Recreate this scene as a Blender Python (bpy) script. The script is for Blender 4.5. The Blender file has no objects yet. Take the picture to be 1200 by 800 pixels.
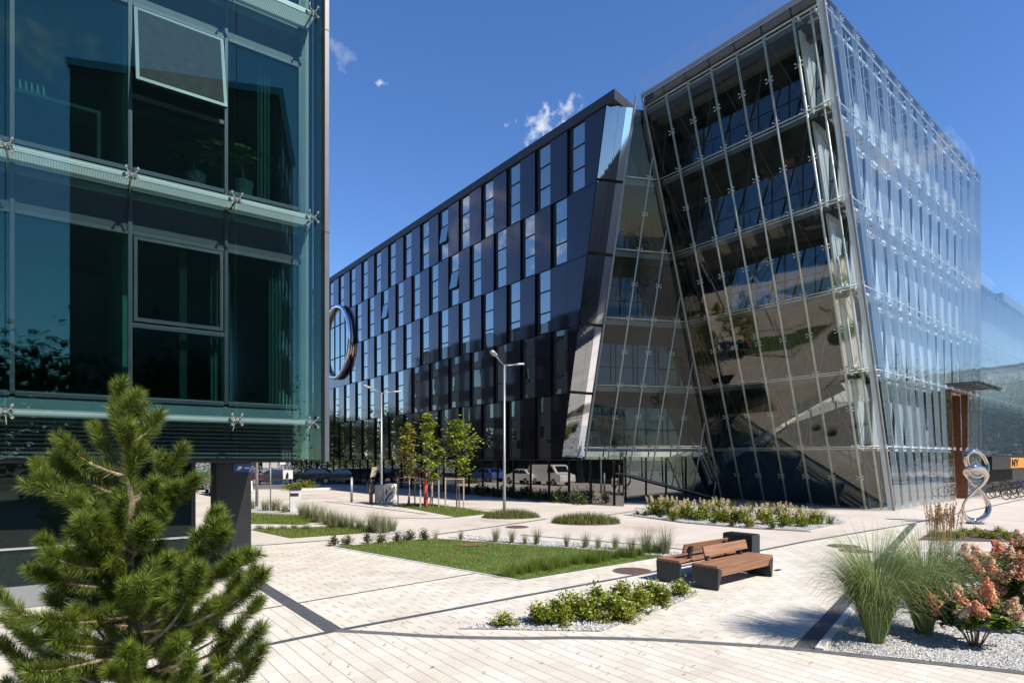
import bpy, math, random
from mathutils import Vector as V, Matrix
R = random.Random(7)
sc = bpy.context.scene
COL = sc.collection
# ------------------------------------------------------------------ camera and measuring helpers
F, CX, HV, H = 720.0, 600.0, 538.0, 2.4
def P(u, v, Y): return V(((u-CX)/F*Y, Y, H+(HV-v)/F*Y))
def G(u, v, z=0.0):
    Y = (H-z)*F/(v-HV); return V(((u-CX)/F*Y, Y, z))
def hit(u, v, p0, n):
    d = V(((u-CX)/F, 1, (HV-v)/F)); o = V((0, 0, H))
    return o + d*((V(p0)-o).dot(n)/d.dot(n))
cam_d = bpy.data.cameras.new('camera'); cam = bpy.data.objects.new('camera', cam_d); COL.objects.link(cam)
cam.location = (0, 0, H); cam.rotation_euler = (math.pi/2, 0, 0)
cam_d.sensor_width = 36; cam_d.lens = 36*F/1200; cam_d.shift_y = (HV-400)/1200
cam_d.clip_start = .05; cam_d.clip_end = 3000
sc.camera = cam
D2 = V((-.596, .803, 0)); D3 = V((.756, .655, 0)).normalized(); D1 = V((.803, .596, 0))
UP = V((0, 0, 1))
# ------------------------------------------------------------------ materials
MATS = {}
def nodes(name):
    m = bpy.data.materials.new(name); m.use_nodes = True; nt = m.node_tree; nt.nodes.clear()
    out = nt.nodes.new('ShaderNodeOutputMaterial'); MATS[name] = m
    return m, nt, out
def N(nt, t, **kw):
    n = nt.nodes.new(t)
    for k, v in kw.items():
        if k.startswith('i_'): n.inputs[k[2:]].default_value = v
        else: setattr(n, k, v)
    return n
def mth(nt, op, a, b=None, c=None):
    n = nt.nodes.new('ShaderNodeMath'); n.operation = op
    for i, x in enumerate((a, b, c)):
        if x is None: continue
        if isinstance(x, (int, float)): n.inputs[i].default_value = x
        else: nt.links.new(x, n.inputs[i])
    return n.outputs[0]
def ramp(nt, fac, stops):
    r = nt.nodes.new('ShaderNodeValToRGB'); e = r.color_ramp.elements
    while len(e) < len(stops): e.new(.5)
    for el, (p, c) in zip(e, stops): el.position = p; el.color = (*c, 1)
    nt.links.new(fac, r.inputs[0]); return r.outputs[0]
def mixc(nt, fac, a, b, mode='MIX'):
    n = nt.nodes.new('ShaderNodeMix'); n.data_type = 'RGBA'; n.blend_type = mode
    for s, x in ((0, fac), (6, a), (7, b)):
        if isinstance(x, (int, float)): n.inputs[s].default_value = x
        elif isinstance(x, tuple): n.inputs[s].default_value = (*x, 1)
        else: nt.links.new(x, n.inputs[s])
    return n.outputs[2]
def plain(name, col, rough=.5, metal=0, var=.12, scale=3.0, bump=0, spec=.5, coat=0, bscale=60):
    m, nt, out = nodes(name)
    b = N(nt, 'ShaderNodeBsdfPrincipled', i_Roughness=rough, i_Metallic=metal)
    b.inputs['Specular IOR Level'].default_value = spec
    b.inputs['Coat Weight'].default_value = coat
    tc = N(nt, 'ShaderNodeTexCoord')
    no = N(nt, 'ShaderNodeTexNoise', i_Scale=scale, i_Detail=6.0); nt.links.new(tc.outputs['Object'], no.inputs['Vector'])
    c = ramp(nt, no.outputs[0], [(.3, tuple(x*(1-var) for x in col)), (.7, tuple(min(1, x*(1+var)) for x in col))])
    nt.links.new(c, b.inputs['Base Color'])
    rr = mth(nt, 'MULTIPLY_ADD', no.outputs[0], .15, rough-.07); nt.links.new(rr, b.inputs['Roughness'])
    if bump:
        n2 = N(nt, 'ShaderNodeTexNoise', i_Scale=bscale, i_Detail=4.0); nt.links.new(tc.outputs['Object'], n2.inputs['Vector'])
        bp = N(nt, 'ShaderNodeBump', i_Strength=bump, i_Distance=.01); nt.links.new(n2.outputs[0], bp.inputs['Height'])
        nt.links.new(bp.outputs[0], b.inputs['Normal'])
    nt.links.new(b.outputs[0], out.inputs[0]); return m
def glass(name, tint, r0, power=4.0, rough=.0, refl=(1, 1, 1), wob=.0, wscale=.6):
    """coated pane: part mirror, part clear, the mirror share growing towards grazing"""
    m, nt, out = nodes(name)
    lw = N(nt, 'ShaderNodeLayerWeight', i_Blend=.5)
    f = mth(nt, 'MULTIPLY_ADD', mth(nt, 'POWER', lw.outputs['Facing'], power), 1-r0, r0)
    t = N(nt, 'ShaderNodeBsdfTransparent'); t.inputs[0].default_value = (*tint, 1)
    g = N(nt, 'ShaderNodeBsdfGlossy', i_Roughness=rough); g.inputs[0].default_value = (*refl, 1)
    if wob:
        tc = N(nt, 'ShaderNodeTexCoord'); no = N(nt, 'ShaderNodeTexNoise', i_Scale=wscale, i_Detail=1.0)
        nt.links.new(tc.outputs['Object'], no.inputs['Vector'])
        bp = N(nt, 'ShaderNodeBump', i_Strength=1.0, i_Distance=wob); nt.links.new(no.outputs[0], bp.inputs['Height'])
        nt.links.new(bp.outputs[0], g.inputs['Normal'])
    mx = N(nt, 'ShaderNodeMixShader'); nt.links.new(f, mx.inputs[0]); nt.links.new(t.outputs[0], mx.inputs[1]); nt.links.new(g.outputs[0], mx.inputs[2])
    nt.links.new(mx.outputs[0], out.inputs[0]); return m
def mirrored(name, base, r0, power, rough=.02, wob=.0, wscale=.5, refl=(1, 1, 1)):
    """opaque glossy cladding"""
    m, nt, out = nodes(name)
    lw = N(nt, 'ShaderNodeLayerWeight', i_Blend=.5)
    f = mth(nt, 'MULTIPLY_ADD', mth(nt, 'POWER', lw.outputs['Facing'], power), 1-r0, r0)
    d = N(nt, 'ShaderNodeBsdfDiffuse'); d.inputs[0].default_value = (*base, 1)
    g = N(nt, 'ShaderNodeBsdfGlossy', i_Roughness=rough); g.inputs[0].default_value = (*refl, 1)
    if wob:
        tc = N(nt, 'ShaderNodeTexCoord'); no = N(nt, 'ShaderNodeTexNoise', i_Scale=wscale, i_Detail=1.0)
        nt.links.new(tc.outputs['Object'], no.inputs['Vector'])
        bp = N(nt, 'ShaderNodeBump', i_Strength=1.0, i_Distance=wob); nt.links.new(no.outputs[0], bp.inputs['Height'])
        nt.links.new(bp.outputs[0], g.inputs['Normal'])
    mx = N(nt, 'ShaderNodeMixShader'); nt.links.new(f, mx.inputs[0]); nt.links.new(d.outputs[0], mx.inputs[1]); nt.links.new(g.outputs[0], mx.inputs[2])
    nt.links.new(mx.outputs[0], out.inputs[0]); return m
def leafy(name, stops, transl=.3, rough=.5):
    m, nt, out = nodes(name)
    ge = N(nt, 'ShaderNodeNewGeometry')
    c = ramp(nt, ge.outputs['Random Per Island'], stops)
    b = N(nt, 'ShaderNodeBsdfPrincipled', i_Roughness=rough); b.inputs['Specular IOR Level'].default_value = .3
    nt.links.new(c, b.inputs['Base Color'])
    t = N(nt, 'ShaderNodeBsdfTranslucent'); nt.links.new(c, t.inputs[0])
    mx = N(nt, 'ShaderNodeMixShader', i_Fac=transl); nt.links.new(b.outputs[0], mx.inputs[1]); nt.links.new(t.outputs[0], mx.inputs[2])
    nt.links.new(mx.outputs[0], out.inputs[0]); return m
def pavers(name, ang, L, hh, head, bed, head_dark, bed_dark, cols, joint=(.16, .13, .11)):
    m, nt, out = nodes(name)
    tc = N(nt, 'ShaderNodeTexCoord'); mp = N(nt, 'ShaderNodeMapping'); mp.inputs['Rotation'].default_value = (0, 0, -ang)
    nt.links.new(tc.outputs['Object'], mp.inputs[0])
    sx = N(nt, 'ShaderNodeSeparateXYZ'); nt.links.new(mp.outputs[0], sx.inputs[0])
    # slow wobble so that the courses are not ruler-straight
    wn = N(nt, 'ShaderNodeTexNoise', i_Scale=.8, i_Detail=2.0); nt.links.new(tc.outputs['Object'], wn.inputs['Vector'])
    wob = mth(nt, 'MULTIPLY_ADD', wn.outputs[0], .03, -.015)
    y = mth(nt, 'DIVIDE', mth(nt, 'ADD', sx.outputs[1], wob), hh); row = mth(nt, 'FLOOR', y)
    wr = N(nt, 'ShaderNodeTexWhiteNoise', noise_dimensions='1D'); nt.links.new(row, wr.inputs['W'])
    off = mth(nt, 'ADD', mth(nt, 'MULTIPLY', mth(nt, 'MODULO', mth(nt, 'ABSOLUTE', row), 2.0), .5), mth(nt, 'MULTIPLY', wr.outputs[0], .12))
    x = mth(nt, 'ADD', mth(nt, 'DIVIDE', sx.outputs[0], L), off); cx = mth(nt, 'FLOOR', x)
    fx = mth(nt, 'FRACT', x); fy = mth(nt, 'FRACT', y)
    hm = mth(nt, 'LESS_THAN', mth(nt, 'ABSOLUTE', mth(nt, 'SUBTRACT', fx, .5)), .5-head/L*.5)
    bm = mth(nt, 'LESS_THAN', mth(nt, 'ABSOLUTE', mth(nt, 'SUBTRACT', fy, .5)), .5-bed/hh*.5)
    cb = N(nt, 'ShaderNodeCombineXYZ'); nt.links.new(cx, cb.inputs[0]); nt.links.new(row, cb.inputs[1])
    w2 = N(nt, 'ShaderNodeTexWhiteNoise', noise_dimensions='2D'); nt.links.new(cb.outputs[0], w2.inputs['Vector'])
    c = ramp(nt, w2.outputs[0], [(0, cols[0]), (.5, cols[1]), (1, cols[2])])
    sp = N(nt, 'ShaderNodeTexNoise', i_Scale=90.0, i_Detail=3.0); nt.links.new(tc.outputs['Object'], sp.inputs['Vector'])
    c = mixc(nt, 1.0, c, ramp(nt, sp.outputs[0], [(.3, (.78, .76, .74)), (.62, (1, 1, 1))]), 'MULTIPLY')
    st = N(nt, 'ShaderNodeTexNoise', i_Scale=.35, i_Detail=8.0, i_Roughness=.65); nt.links.new(tc.outputs['Object'], st.inputs['Vector'])
    c = mixc(nt, 1.0, c, ramp(nt, st.outputs[0], [(.3, (.68, .65, .61)), (.42, (.9, .88, .86)), (.6, (1, 1, 1))]), 'MULTIPLY')
    # joints vary in strength: some are filled with pale sand, some are open
    jn = N(nt, 'ShaderNodeTexNoise', i_Scale=2.2, i_Detail=3.0); nt.links.new(tc.outputs['Object'], jn.inputs['Vector'])
    jv = mth(nt, 'MULTIPLY_ADD', jn.outputs[0], 1.2, .2)
    w3 = mth(nt, 'FRACT', mth(nt, 'MULTIPLY', w2.outputs[0], 7.31))
    hfac = mth(nt, 'MULTIPLY', mth(nt, 'MULTIPLY', mth(nt, 'SUBTRACT', 1.0, hm), head_dark), mth(nt, 'MULTIPLY_ADD', w3, .9, .35))
    bfac = mth(nt, 'MULTIPLY', mth(nt, 'MULTIPLY', mth(nt, 'SUBTRACT', 1.0, bm), bed_dark), jv)
    jf = mth(nt, 'MINIMUM', mth(nt, 'MAXIMUM', hfac, bfac), 1.0)
    c = mixc(nt, jf, c, joint)
    b = N(nt, 'ShaderNodeBsdfPrincipled', i_Roughness=.85); b.inputs['Specular IOR Level'].default_value = .2
    nt.links.new(c, b.inputs['Base Color'])
    bp = N(nt, 'ShaderNodeBump', i_Strength=.6, i_Distance=.008)
    nt.links.new(mth(nt, 'SUBTRACT', mth(nt, 'MULTIPLY', sp.outputs[0], .3), jf), bp.inputs['Height']); nt.links.new(bp.outputs[0], b.inputs['Normal'])
    nt.links.new(b.outputs[0], out.inputs[0]); return m
def speckle(name, stops, scale, bump=1.0, dist=.02):
    m, nt, out = nodes(name)
    tc = N(nt, 'ShaderNodeTexCoord'); vo = N(nt, 'ShaderNodeTexVoronoi', i_Scale=scale); nt.links.new(tc.outputs['Object'], vo.inputs['Vector'])
    sp = N(nt, 'ShaderNodeSeparateColor'); nt.links.new(vo.outputs['Color'], sp.inputs[0])
    c = ramp(nt, sp.outputs[0], stops)
    b = N(nt, 'ShaderNodeBsdfPrincipled', i_Roughness=.85); nt.links.new(c, b.inputs['Base Color'])
    bp = N(nt, 'ShaderNodeBump', i_Strength=bump, i_Distance=dist, invert=True); nt.links.new(vo.outputs['Distance'], bp.inputs['Height'])
    nt.links.new(bp.outputs[0], b.inputs['Normal']); nt.links.new(b.outputs[0], out.inputs[0]); return m
def emis_free_grating(name, col):
    m, nt, out = nodes(name)
    tc = N(nt, 'ShaderNodeTexCoord'); sx = N(nt, 'ShaderNodeSeparateXYZ'); mp = N(nt, 'ShaderNodeMapping')
    mp.inputs['Rotation'].default_value = (0, 0, -math.atan2(D1.y, D1.x)); nt.links.new(tc.outputs['Object'], mp.inputs[0]); nt.links.new(mp.outputs[0], sx.inputs[0])
    s = mth(nt, 'LESS_THAN', mth(nt, 'FRACT', mth(nt, 'MULTIPLY', sx.outputs[0], 30.0)), .38)
    c = mixc(nt, s, col, tuple(x*.55 for x in col))
    d = N(nt, 'ShaderNodeBsdfDiffuse'); nt.links.new(c, d.inputs[0]); t = N(nt, 'ShaderNodeBsdfTranslucent'); nt.links.new(c, t.inputs[0])
    mx = N(nt, 'ShaderNodeMixShader', i_Fac=.8); nt.links.new(d.outputs[0], mx.inputs[1]); nt.links.new(t.outputs[0], mx.inputs[2])
    nt.links.new(mx.outputs[0], out.inputs[0]); return m
A2, A3 = math.atan2(D2.y, D2.x), math.atan2(D3.y, D3.x)
PC = [(.56, .52, .44), (.61, .575, .495), (.645, .615, .545)]
M_low = pavers('paver_long', A2, .37, .185, .006, .010, .55, 1.0, PC)
M_upp = pavers('paver_cross', A3, .42, .2, .022, .006, .8, .35, PC)
M_concrete = pavers('concrete_slab', A3+.25, 3.0, 1.5, .012, .012, .35, .35, [(.53, .48, .42), (.55, .50, .44), (.57, .52, .46)])
M_asph = plain('asphalt', (.11, .105, .10), .9, bump=.4, var=.25)
M_ground = plain('outer_ground', (.2, .19, .17), .9, var=.25, scale=.2)
M_strip = plain('dark_granite', (.06, .062, .068), .75, var=.25, scale=8, bump=.2)
M_kerb = plain('kerb_stone', (.10, .10, .10), .8, var=.2, scale=9, bump=.3)
M_kerbpale = plain('pale_kerb', (.55, .53, .5), .8, var=.12, bump=.2)
M_corten = plain('rust_edge', (.10, .055, .04), .8, var=.3, scale=12)
M_gravel = speckle('white_gravel', [(0, (.20, .195, .19)), (.4, (.36, .35, .335)), (1, (.54, .52, .49))], 38)
M_pebble = leafy('pebble', [(0, (.20, .195, .19)), (.5, (.39, .38, .36)), (1, (.62, .6, .57))], 0, .8)
M_soil = plain('soil', (.09, .06, .045), .95, var=.4, scale=10, bump=.6)
M_turf = plain('turf', (.085, .125, .022), .95, var=.35, scale=2.0, bump=.8, bscale=120)
M_blade = leafy('grass_blade', [(0, (.07, .115, .012)), (.6, (.13, .185, .02)), (1, (.21, .24, .05))], .3)
def lawn_mat(name):
    m = leafy(name, [(0, (.07, .115, .012)), (.6, (.13, .185, .02)), (1, (.21, .24, .05))], .3); nt = m.node_tree
    rp_ = [n for n in nt.nodes if n.type == 'VALTORGB'][0]; tc = N(nt, 'ShaderNodeTexCoord'); no = N(nt, 'ShaderNodeTexNoise', i_Scale=.9, i_Detail=5.0, i_Roughness=.65)
    nt.links.new(tc.outputs['Object'], no.inputs['Vector']); f = mth(nt, 'MULTIPLY', mth(nt, 'MAXIMUM', mth(nt, 'SUBTRACT', no.outputs[0], .52), 0.0), 4.5)
    tg = [(l.to_node, l.to_socket) for l in rp_.outputs[0].links]; c = mixc(nt, mth(nt, 'MINIMUM', f, .75), rp_.outputs[0], (.23, .20, .06))
    for nd_, so in tg: nt.links.new(c, so)
    return m
M_lawn = lawn_mat('lawn_blade')
M_sedge = leafy('sedge_blade', [(0, (.06, .085, .018)), (.6, (.13, .16, .035)), (1, (.22, .21, .07))], .25)
M_tuft = leafy('tuft_blade', [(0, (.09, .12, .045)), (.5, (.19, .21, .10)), (1, (.34, .32, .19))], .3)
M_misc = leafy('silver_grass', [(0, (.10, .15, .04)), (.5, (.20, .26, .085)), (1, (.38, .41, .19))], .3)
M_dry = leafy('dry_plume', [(0, (.24, .12, .05)), (.5, (.38, .21, .09)), (1, (.5, .34, .17))], .3)
M_pine = leafy('pine_needle', [(0, (.028, .052, .008)), (.5, (.085, .128, .014)), (1, (.20, .235, .03))], .22, .45)
M_bark = plain('bark', (.16, .12, .085), .9, var=.35, scale=14, bump=.6)
M_shoot = plain('pine_shoot', (.27, .2, .13), .85, var=.3, scale=20)
M_leafg = leafy('leaf_green', [(0, (.04, .085, .012)), (.5, (.10, .17, .02)), (1, (.2, .25, .035))], .35)
M_leafo = leafy('leaf_turning', [(0, (.12, .14, .02)), (.4, (.22, .24, .03)), (.7, (.36, .26, .045)), (1, (.30, .32, .05))], .35)
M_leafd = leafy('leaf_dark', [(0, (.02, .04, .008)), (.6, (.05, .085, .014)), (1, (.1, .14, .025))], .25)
M_leafy = leafy('leaf_lime', [(0, (.08, .12, .012)), (.5, (.21, .26, .022)), (1, (.38, .40, .055))], .35)
M_white = leafy('petal_white', [(0, (.6, .56, .48)), (1, (.85, .83, .75))], .3)
M_cream = leafy('petal_cream', [(0, (.5, .42, .22)), (.6, (.72, .65, .42)), (1, (.62, .36, .26))], .3)
M_pink = leafy('petal_pink', [(0, (.42, .09, .05)), (.45, (.62, .22, .12)), (.8, (.72, .40, .24)), (1, (.76, .62, .38))], .3)
M_stem = plain('plant_stem', (.12, .08, .05), .9, var=.3, scale=20)
M_stake = plain('stake_wood', (.33, .26, .2), .85, var=.25, scale=15)
M_red = plain('red_paint', (.45, .06, .05), .5)
M_lamp = plain('lamp_metal', (.27, .275, .28), .45, .5, var=.06)
M_lamphead = plain('lamp_head', (.42, .43, .44), .4, .3, var=.05)
M_bench = plain('bench_steel', (.022, .024, .027), .5, var=.15, spec=.45)
def wood(name, c, sx=1.2, sy=38.0):
    m, nt, out = nodes(name)
    tc = N(nt, 'ShaderNodeTexCoord'); mp = N(nt, 'ShaderNodeMapping'); mp.inputs['Scale'].default_value = (sx, sy, sy)
    nt.links.new(tc.outputs['Object'], mp.inputs[0]); no = N(nt, 'ShaderNodeTexNoise', i_Scale=1.0, i_Detail=5.0); nt.links.new(mp.outputs[0], no.inputs['Vector'])
    col = ramp(nt, no.outputs[0], [(.3, tuple(x*.55 for x in c)), (.5, c), (.72, tuple(x*1.3 for x in c))])
    b = N(nt, 'ShaderNodeBsdfPrincipled', i_Roughness=.6); nt.links.new(col, b.inputs['Base Color'])
    bp = N(nt, 'ShaderNodeBump', i_Strength=.25, i_Distance=.004); nt.links.new(no.outputs[0], bp.inputs['Height']); nt.links.new(bp.outputs[0], b.inputs['Normal'])
    nt.links.new(b.outputs[0], out.inputs[0]); return m
M_wood = wood('bench_wood', (.235, .115, .06))
M_portal = wood('portal_wood', (.17, .065, .03), 8, 8)
M_chrome = mirrored('chrome', (.10, .10, .10), .8, 1, .05, 0, .5, (.68, .60, .50))
M_steel = plain('steel', (.72, .71, .67), .4, .2, var=.08)
M_steeld = plain('steel_dark', (.16, .16, .16), .4, .6, var=.1)
M_silver = mirrored('silver_panel', (.45, .44, .42), .9, 2, .05, .0002, .7, (.95, .96, 1))
M_black = plain('black_metal', (.012, .012, .014), .5, var=.2)
M_dark = plain('dark_interior', (.016, .018, .02), .9, var=.3)
M_ceil = plain('ceiling_grey', (.10, .105, .11), .9, var=.1)
M_clad = mirrored('navy_cladding', (.008, .008, .012), .05, 2.8, .06, .0010, .35, (.90, .78, .80))
M_cap = plain('roof_cap', (.045, .045, .05), .5, .4, var=.1)
M_dwin = mirrored('window_glass', (.012, .015, .016), .40, 2.4, .0, .0014, .9, (.98, .97, .90))
M_gdark = mirrored('ground_glass', (.008, .011, .012), .22, 2.4, .0, .0008, .7)
M_blind = mirrored('window_with_blind', (.10, .10, .095), .34, 2.4, .0, .0014, .9, (.98, .97, .90))
M_steelm = plain('frame_steel', (.27, .27, .26), .4, .5, var=.1)
M_inner = mirrored('inner_glass', (.006, .010, .014), .20, 4, .02, .0010, .9, (.55, .75, .95))
M_atr = glass('atrium_glass', (.88, .91, .88), .062, 4.6, .0, (1, .97, .92), .0005, .8)
M_bgl = glass('fin_glass', (.92, .96, .98), .05, 6.5, .0, (1, .98, .93), .0004, .5)
M_binn = mirrored('pale_inner_facade', (.56, .58, .60), .08, 3, .15, .002, .8)
def frosted(name, col, clear=.5):
    m, nt, out = nodes(name)
    d = N(nt, 'ShaderNodeBsdfPrincipled', i_Roughness=.25); d.inputs['Base Color'].default_value = (*col, 1)
    t = N(nt, 'ShaderNodeBsdfTransparent'); mx = N(nt, 'ShaderNodeMixShader', i_Fac=clear)
    nt.links.new(d.outputs[0], mx.inputs[1]); nt.links.new(t.outputs[0], mx.inputs[2]); nt.links.new(mx.outputs[0], out.inputs[0]); return m
M_fing = frosted('frosted_fin', (.62, .70, .74), .55)
M_fold = glass('folded_glass', (.86, .90, .88), .018, 7.5, .0, (1, .97, .92), .0004, .8)
M_rev = mirrored('reveal_glass', (.010, .012, .016), .34, 2.5, .0, .0002, .6, (.92, .96, 1))
M_sap = leafy('sapling_leaf', [(0, (.09, .14, .015)), (.5, (.22, .28, .025)), (1, (.40, .42, .06))], .4)
M_bar = plain('pale_bar', (.62, .66, .68), .5, .1, var=.06)
M_ring = mirrored('ring_metal', (.8, .8, .85), .75, 1, .2)
M_innerd = mirrored('dim_inner_glass', (.006, .009, .011), .06, 4, .02, .0010, .9, (.6, .8, .9))
M_og = glass('outer_teal_glass', (.75, .855, .86), .05, 3.5, .0, (.52, .80, .66), .0004, .6)
M_ig = glass('inner_teal_glass', (.56, .74, .70), .05, 3.5, .0, (.55, .95, .66), .0004, .8)
M_gg = mirrored('lobby_glass', (.006, .012, .011), .035, 4, .0, .0005, .6, (.7, .9, .85))
M_frame = plain('window_frame', (.042, .046, .054), .45, .3, var=.08)
M_edge = plain('edge_bar', (.30, .31, .29), .5, .2, var=.08)
M_sash = plain('sash_frame', (.065, .065, .068), .4, .4, var=.08)
M_pink2 = leafy('petal_blush', [(0, (.5, .2, .13)), (.4, (.68, .42, .28)), (.75, (.74, .62, .42)), (1, (.55, .52, .24))], .3)
M_fin = plain('corner_fin', (.085, .09, .10), .4, .3, var=.05)
M_grate = emis_free_grating('grating', (.56, .53, .49))
M_louv = plain('louvre', (.04, .05, .052), .6, .3, var=.1)
M_span = plain('spandrel', (.05, .10, .10), .6, var=.1)
M_sidew = plain('side_wall', (.05, .06, .065), .35, .2, var=.15)
M_plinth = plain('plinth_concrete', (.16, .165, .17), .85, var=.12, bump=.2)
M_pillar = plain('pillar_panel', (.022, .023, .026), .32, .3, var=.1)
M_screen = plain('roller_screen', (.038, .033, .03), .9, var=.3, scale=9)
M_room = plain('room_wall', (.20, .27, .25), .9, var=.1)
M_curt = plain('curtain_teal', (.085, .10, .095), .9, var=.1)
M_sign_blue = plain('sign_blue', (.03, .08, .25), .5)
M_sign_w = plain('sign_white', (.75, .75, .73), .5, var=.04)
M_board = plain('sign_dark', (.02, .017, .015), .5)
M_orange = plain('sign_orange', (.55, .22, .03), .5, var=.1)
M_tyre = plain('tyre_rubber', (.018, .018, .018), .85)
M_rim = plain('wheel_rim', (.45, .45, .46), .3, .8)
M_carglass = mirrored('car_glass', (.008, .01, .012), .1, 3)
def paint(n, c): return plain(n, c, .3, .0, var=.03, coat=.8)
M_cdark, M_cwhite, M_cblue, M_cgrey, M_cred = paint('paint_dark', (.015, .016, .02)), paint('paint_white', (.75, .75, .74)), paint('paint_blue', (.03, .09, .3)), paint('paint_grey', (.12, .125, .13)), paint('paint_red', (.05, .008, .012))
M_tail = plain('tail_light', (.4, .01, .01), .3); M_head = plain('head_light', (.7, .7, .7), .15)
M_pale = plain('pale_render', (.55, .53, .5), .85, var=.08); M_greyb = plain('grey_render', (.12, .12, .125), .8, var=.1)
M_utility = plain('utility_grey', (.45, .44, .42), .6, var=.1)
M_mh = plain('manhole_iron', (.10, .06, .045), .8, var=.3, scale=14, bump=.5)
M_yellow = plain('yellow_paint', (.6, .45, .03), .5)
# ------------------------------------------------------------------ mesh builder and tags
ORG = {}
class MB:
    def __init__(s): s.v = []; s.f = []; s.sm = False
    def add(s, vs, fs):
        o = len(s.v); s.v += [tuple(x) for x in vs]; s.f += [tuple(i+o for i in f) for f in fs]; return s
    def quad(s, a, b, c, d): return s.add([a, b, c, d], [(0, 1, 2, 3)])
    def poly(s, pts): return s.add(pts, [tuple(range(len(pts)))])
    def prism(s, pts, ext):
        """polygon pts pushed along the vector ext, closed"""
        n = len(pts); ext = V(ext); a = [V(p) for p in pts]; b = [p+ext for p in a]
        fs = [tuple(range(n))[::-1], tuple(range(n, 2*n))] + [(i, (i+1) % n, n+(i+1) % n, n+i) for i in range(n)]
        return s.add(a+b, fs)
    def box(s, o, ax, ay, az):
        o, ax, ay, az = V(o), V(ax), V(ay), V(az)
        return s.prism([o, o+ax, o+ax+ay, o+ay], az)
    def cbox(s, c, sx, sy, sz, ang=0):
        ca, sa = math.cos(ang), math.sin(ang); ax, ay = V((ca*sx, sa*sx, 0)), V((-sa*sy, ca*sy, 0))
        return s.box(V(c)-ax/2-ay/2, ax, ay, (0, 0, sz))
    def tube(s, pts, rad, n=8, closed=False, flat=1.0):
        pts = [V(p) for p in pts]; m = len(pts); rs = rad if isinstance(rad, (list, tuple)) else [rad]*m
        o = len(s.v); prev = None
        for i, p in enumerate(pts):
            if closed: t = pts[(i+1) % m]-pts[i-1]
            else: t = pts[min(i+1, m-1)]-pts[max(i-1, 0)]
            t = t.normalized() if t.length > 1e-9 else UP.copy()
            if prev is None:
                a = t.cross(UP) if abs(t.z) < .95 else t.cross(V((1, 0, 0)))
            else: a = prev - t*prev.dot(t)
            a.normalize(); b = t.cross(a); prev = a
            for k in range(n):
                q = 2*math.pi*k/n; s.v.append(tuple(p+(a*math.cos(q)+b*math.sin(q)*flat)*rs[i]))
        rings = m if closed else m-1
        for i in range(rings):
            for k in range(n):
                a0 = o+i*n+k; a1 = o+i*n+(k+1) % n; j = (i+1) % m
                s.f.append((a0, a1, o+j*n+(k+1) % n, o+j*n+k))
        if not closed:
            s.f.append(tuple(o+k for k in range(n))[::-1]); s.f.append(tuple(o+(m-1)*n+k for k in range(n)))
        return s
    def cyl(s, c, r, h, n=16, r2=None): return s.tube([V(c), V(c)+V((0, 0, h))], [r, r if r2 is None else r2], n)
    def ball(s, c, r, n=8):
        c = V(c); vs = []; fs = []; rings = n//2
        for i in range(rings+1):
            th = math.pi*i/rings
            for k in range(n): vs.append(c+V((math.sin(th)*math.cos(2*math.pi*k/n), math.sin(th)*math.sin(2*math.pi*k/n), math.cos(th)))*r)
        for i in range(rings):
            for k in range(n): fs.append((i*n+k, i*n+(k+1) % n, (i+1)*n+(k+1) % n, (i+1)*n+k))
        return s.add(vs, fs)
    def leaf(s, p, d, nrm, L, W, fold=.25):
        p, d, nrm = V(p), V(d).normalized(), V(nrm); w = d.cross(nrm)
        if w.length < 1e-4: w = d.cross(V((.3, .8, .5)))
        w.normalize(); nn = w.cross(d)
        return s.add([p, p+d*L*.45+w*W*.5+nn*W*fold, p+d*L, p+d*L*.45-w*W*.5+nn*W*fold], [(0, 1, 2), (0, 2, 3)])
    def blade(s, p, az, lean, L, w, droop=.6, seg=4, tp=1.0):
        p = V(p); h = V((math.cos(az), math.sin(az), 0)); sd = V((-h.y, h.x, 0)); vs = []; q = p.copy(); th = lean
        for i in range(seg+1):
            ww = w*(1-.92*(i/seg)**tp)*.5
            vs += [q-sd*ww, q+sd*ww]
            q = q+(h*math.sin(th)+UP*math.cos(th))*(L/seg); th += droop/seg*(.5+i*.5)
        return s.add(vs, [(2*i, 2*i+1, 2*i+3, 2*i+2) for i in range(seg)])
    def build(s, name, mat, parent=None, smooth=False, bevel=0):
        org = ORG.get(parent.name, V((0, 0, 0))) if parent else V((0, 0, 0))
        me = bpy.data.meshes.new(name); me.from_pydata([(x-org.x, y-org.y, z-org.z) for x, y, z in s.v], [], s.f)
        if smooth:
            me.polygons.foreach_set('use_smooth', [True]*len(me.polygons))
        o = bpy.data.objects.new(name, me); me.materials.append(mat); COL.objects.link(o)
        if parent: o.parent = parent; ORG[o.name] = org
        if bevel:
            b = o.modifiers.new('bevel', 'BEVEL'); b.width = bevel; b.segments = 2; b.limit_method = 'ANGLE'
        return o
def tag(o, label=None, cat=None, group=None, kind=None):
    if label: o['label'] = label
    if cat: o['category'] = cat
    if group: o['group'] = group
    if kind: o['kind'] = kind
    return o
def thing(name, loc, label, cat, group=None, world=True, rz=0):
    """an Empty at the base of a thing; world=True: its parts are given in scene coordinates"""
    o = bpy.data.objects.new(name, None); COL.objects.link(o); o.location = loc; o.rotation_euler.z = rz
    o.empty_display_size = .2
    ORG[o.name] = V(loc) if world else V((0, 0, 0))
    return tag(o, label, cat, group)
def copy_tree(o, parent=None):
    c = o.copy(); COL.objects.link(c); c.parent = parent
    for ch in list(o.children): copy_tree(ch, c)
    return c
def struct(name, mb, mat, kind='structure'): return tag(mb.build(name, mat), kind=kind)
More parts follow.
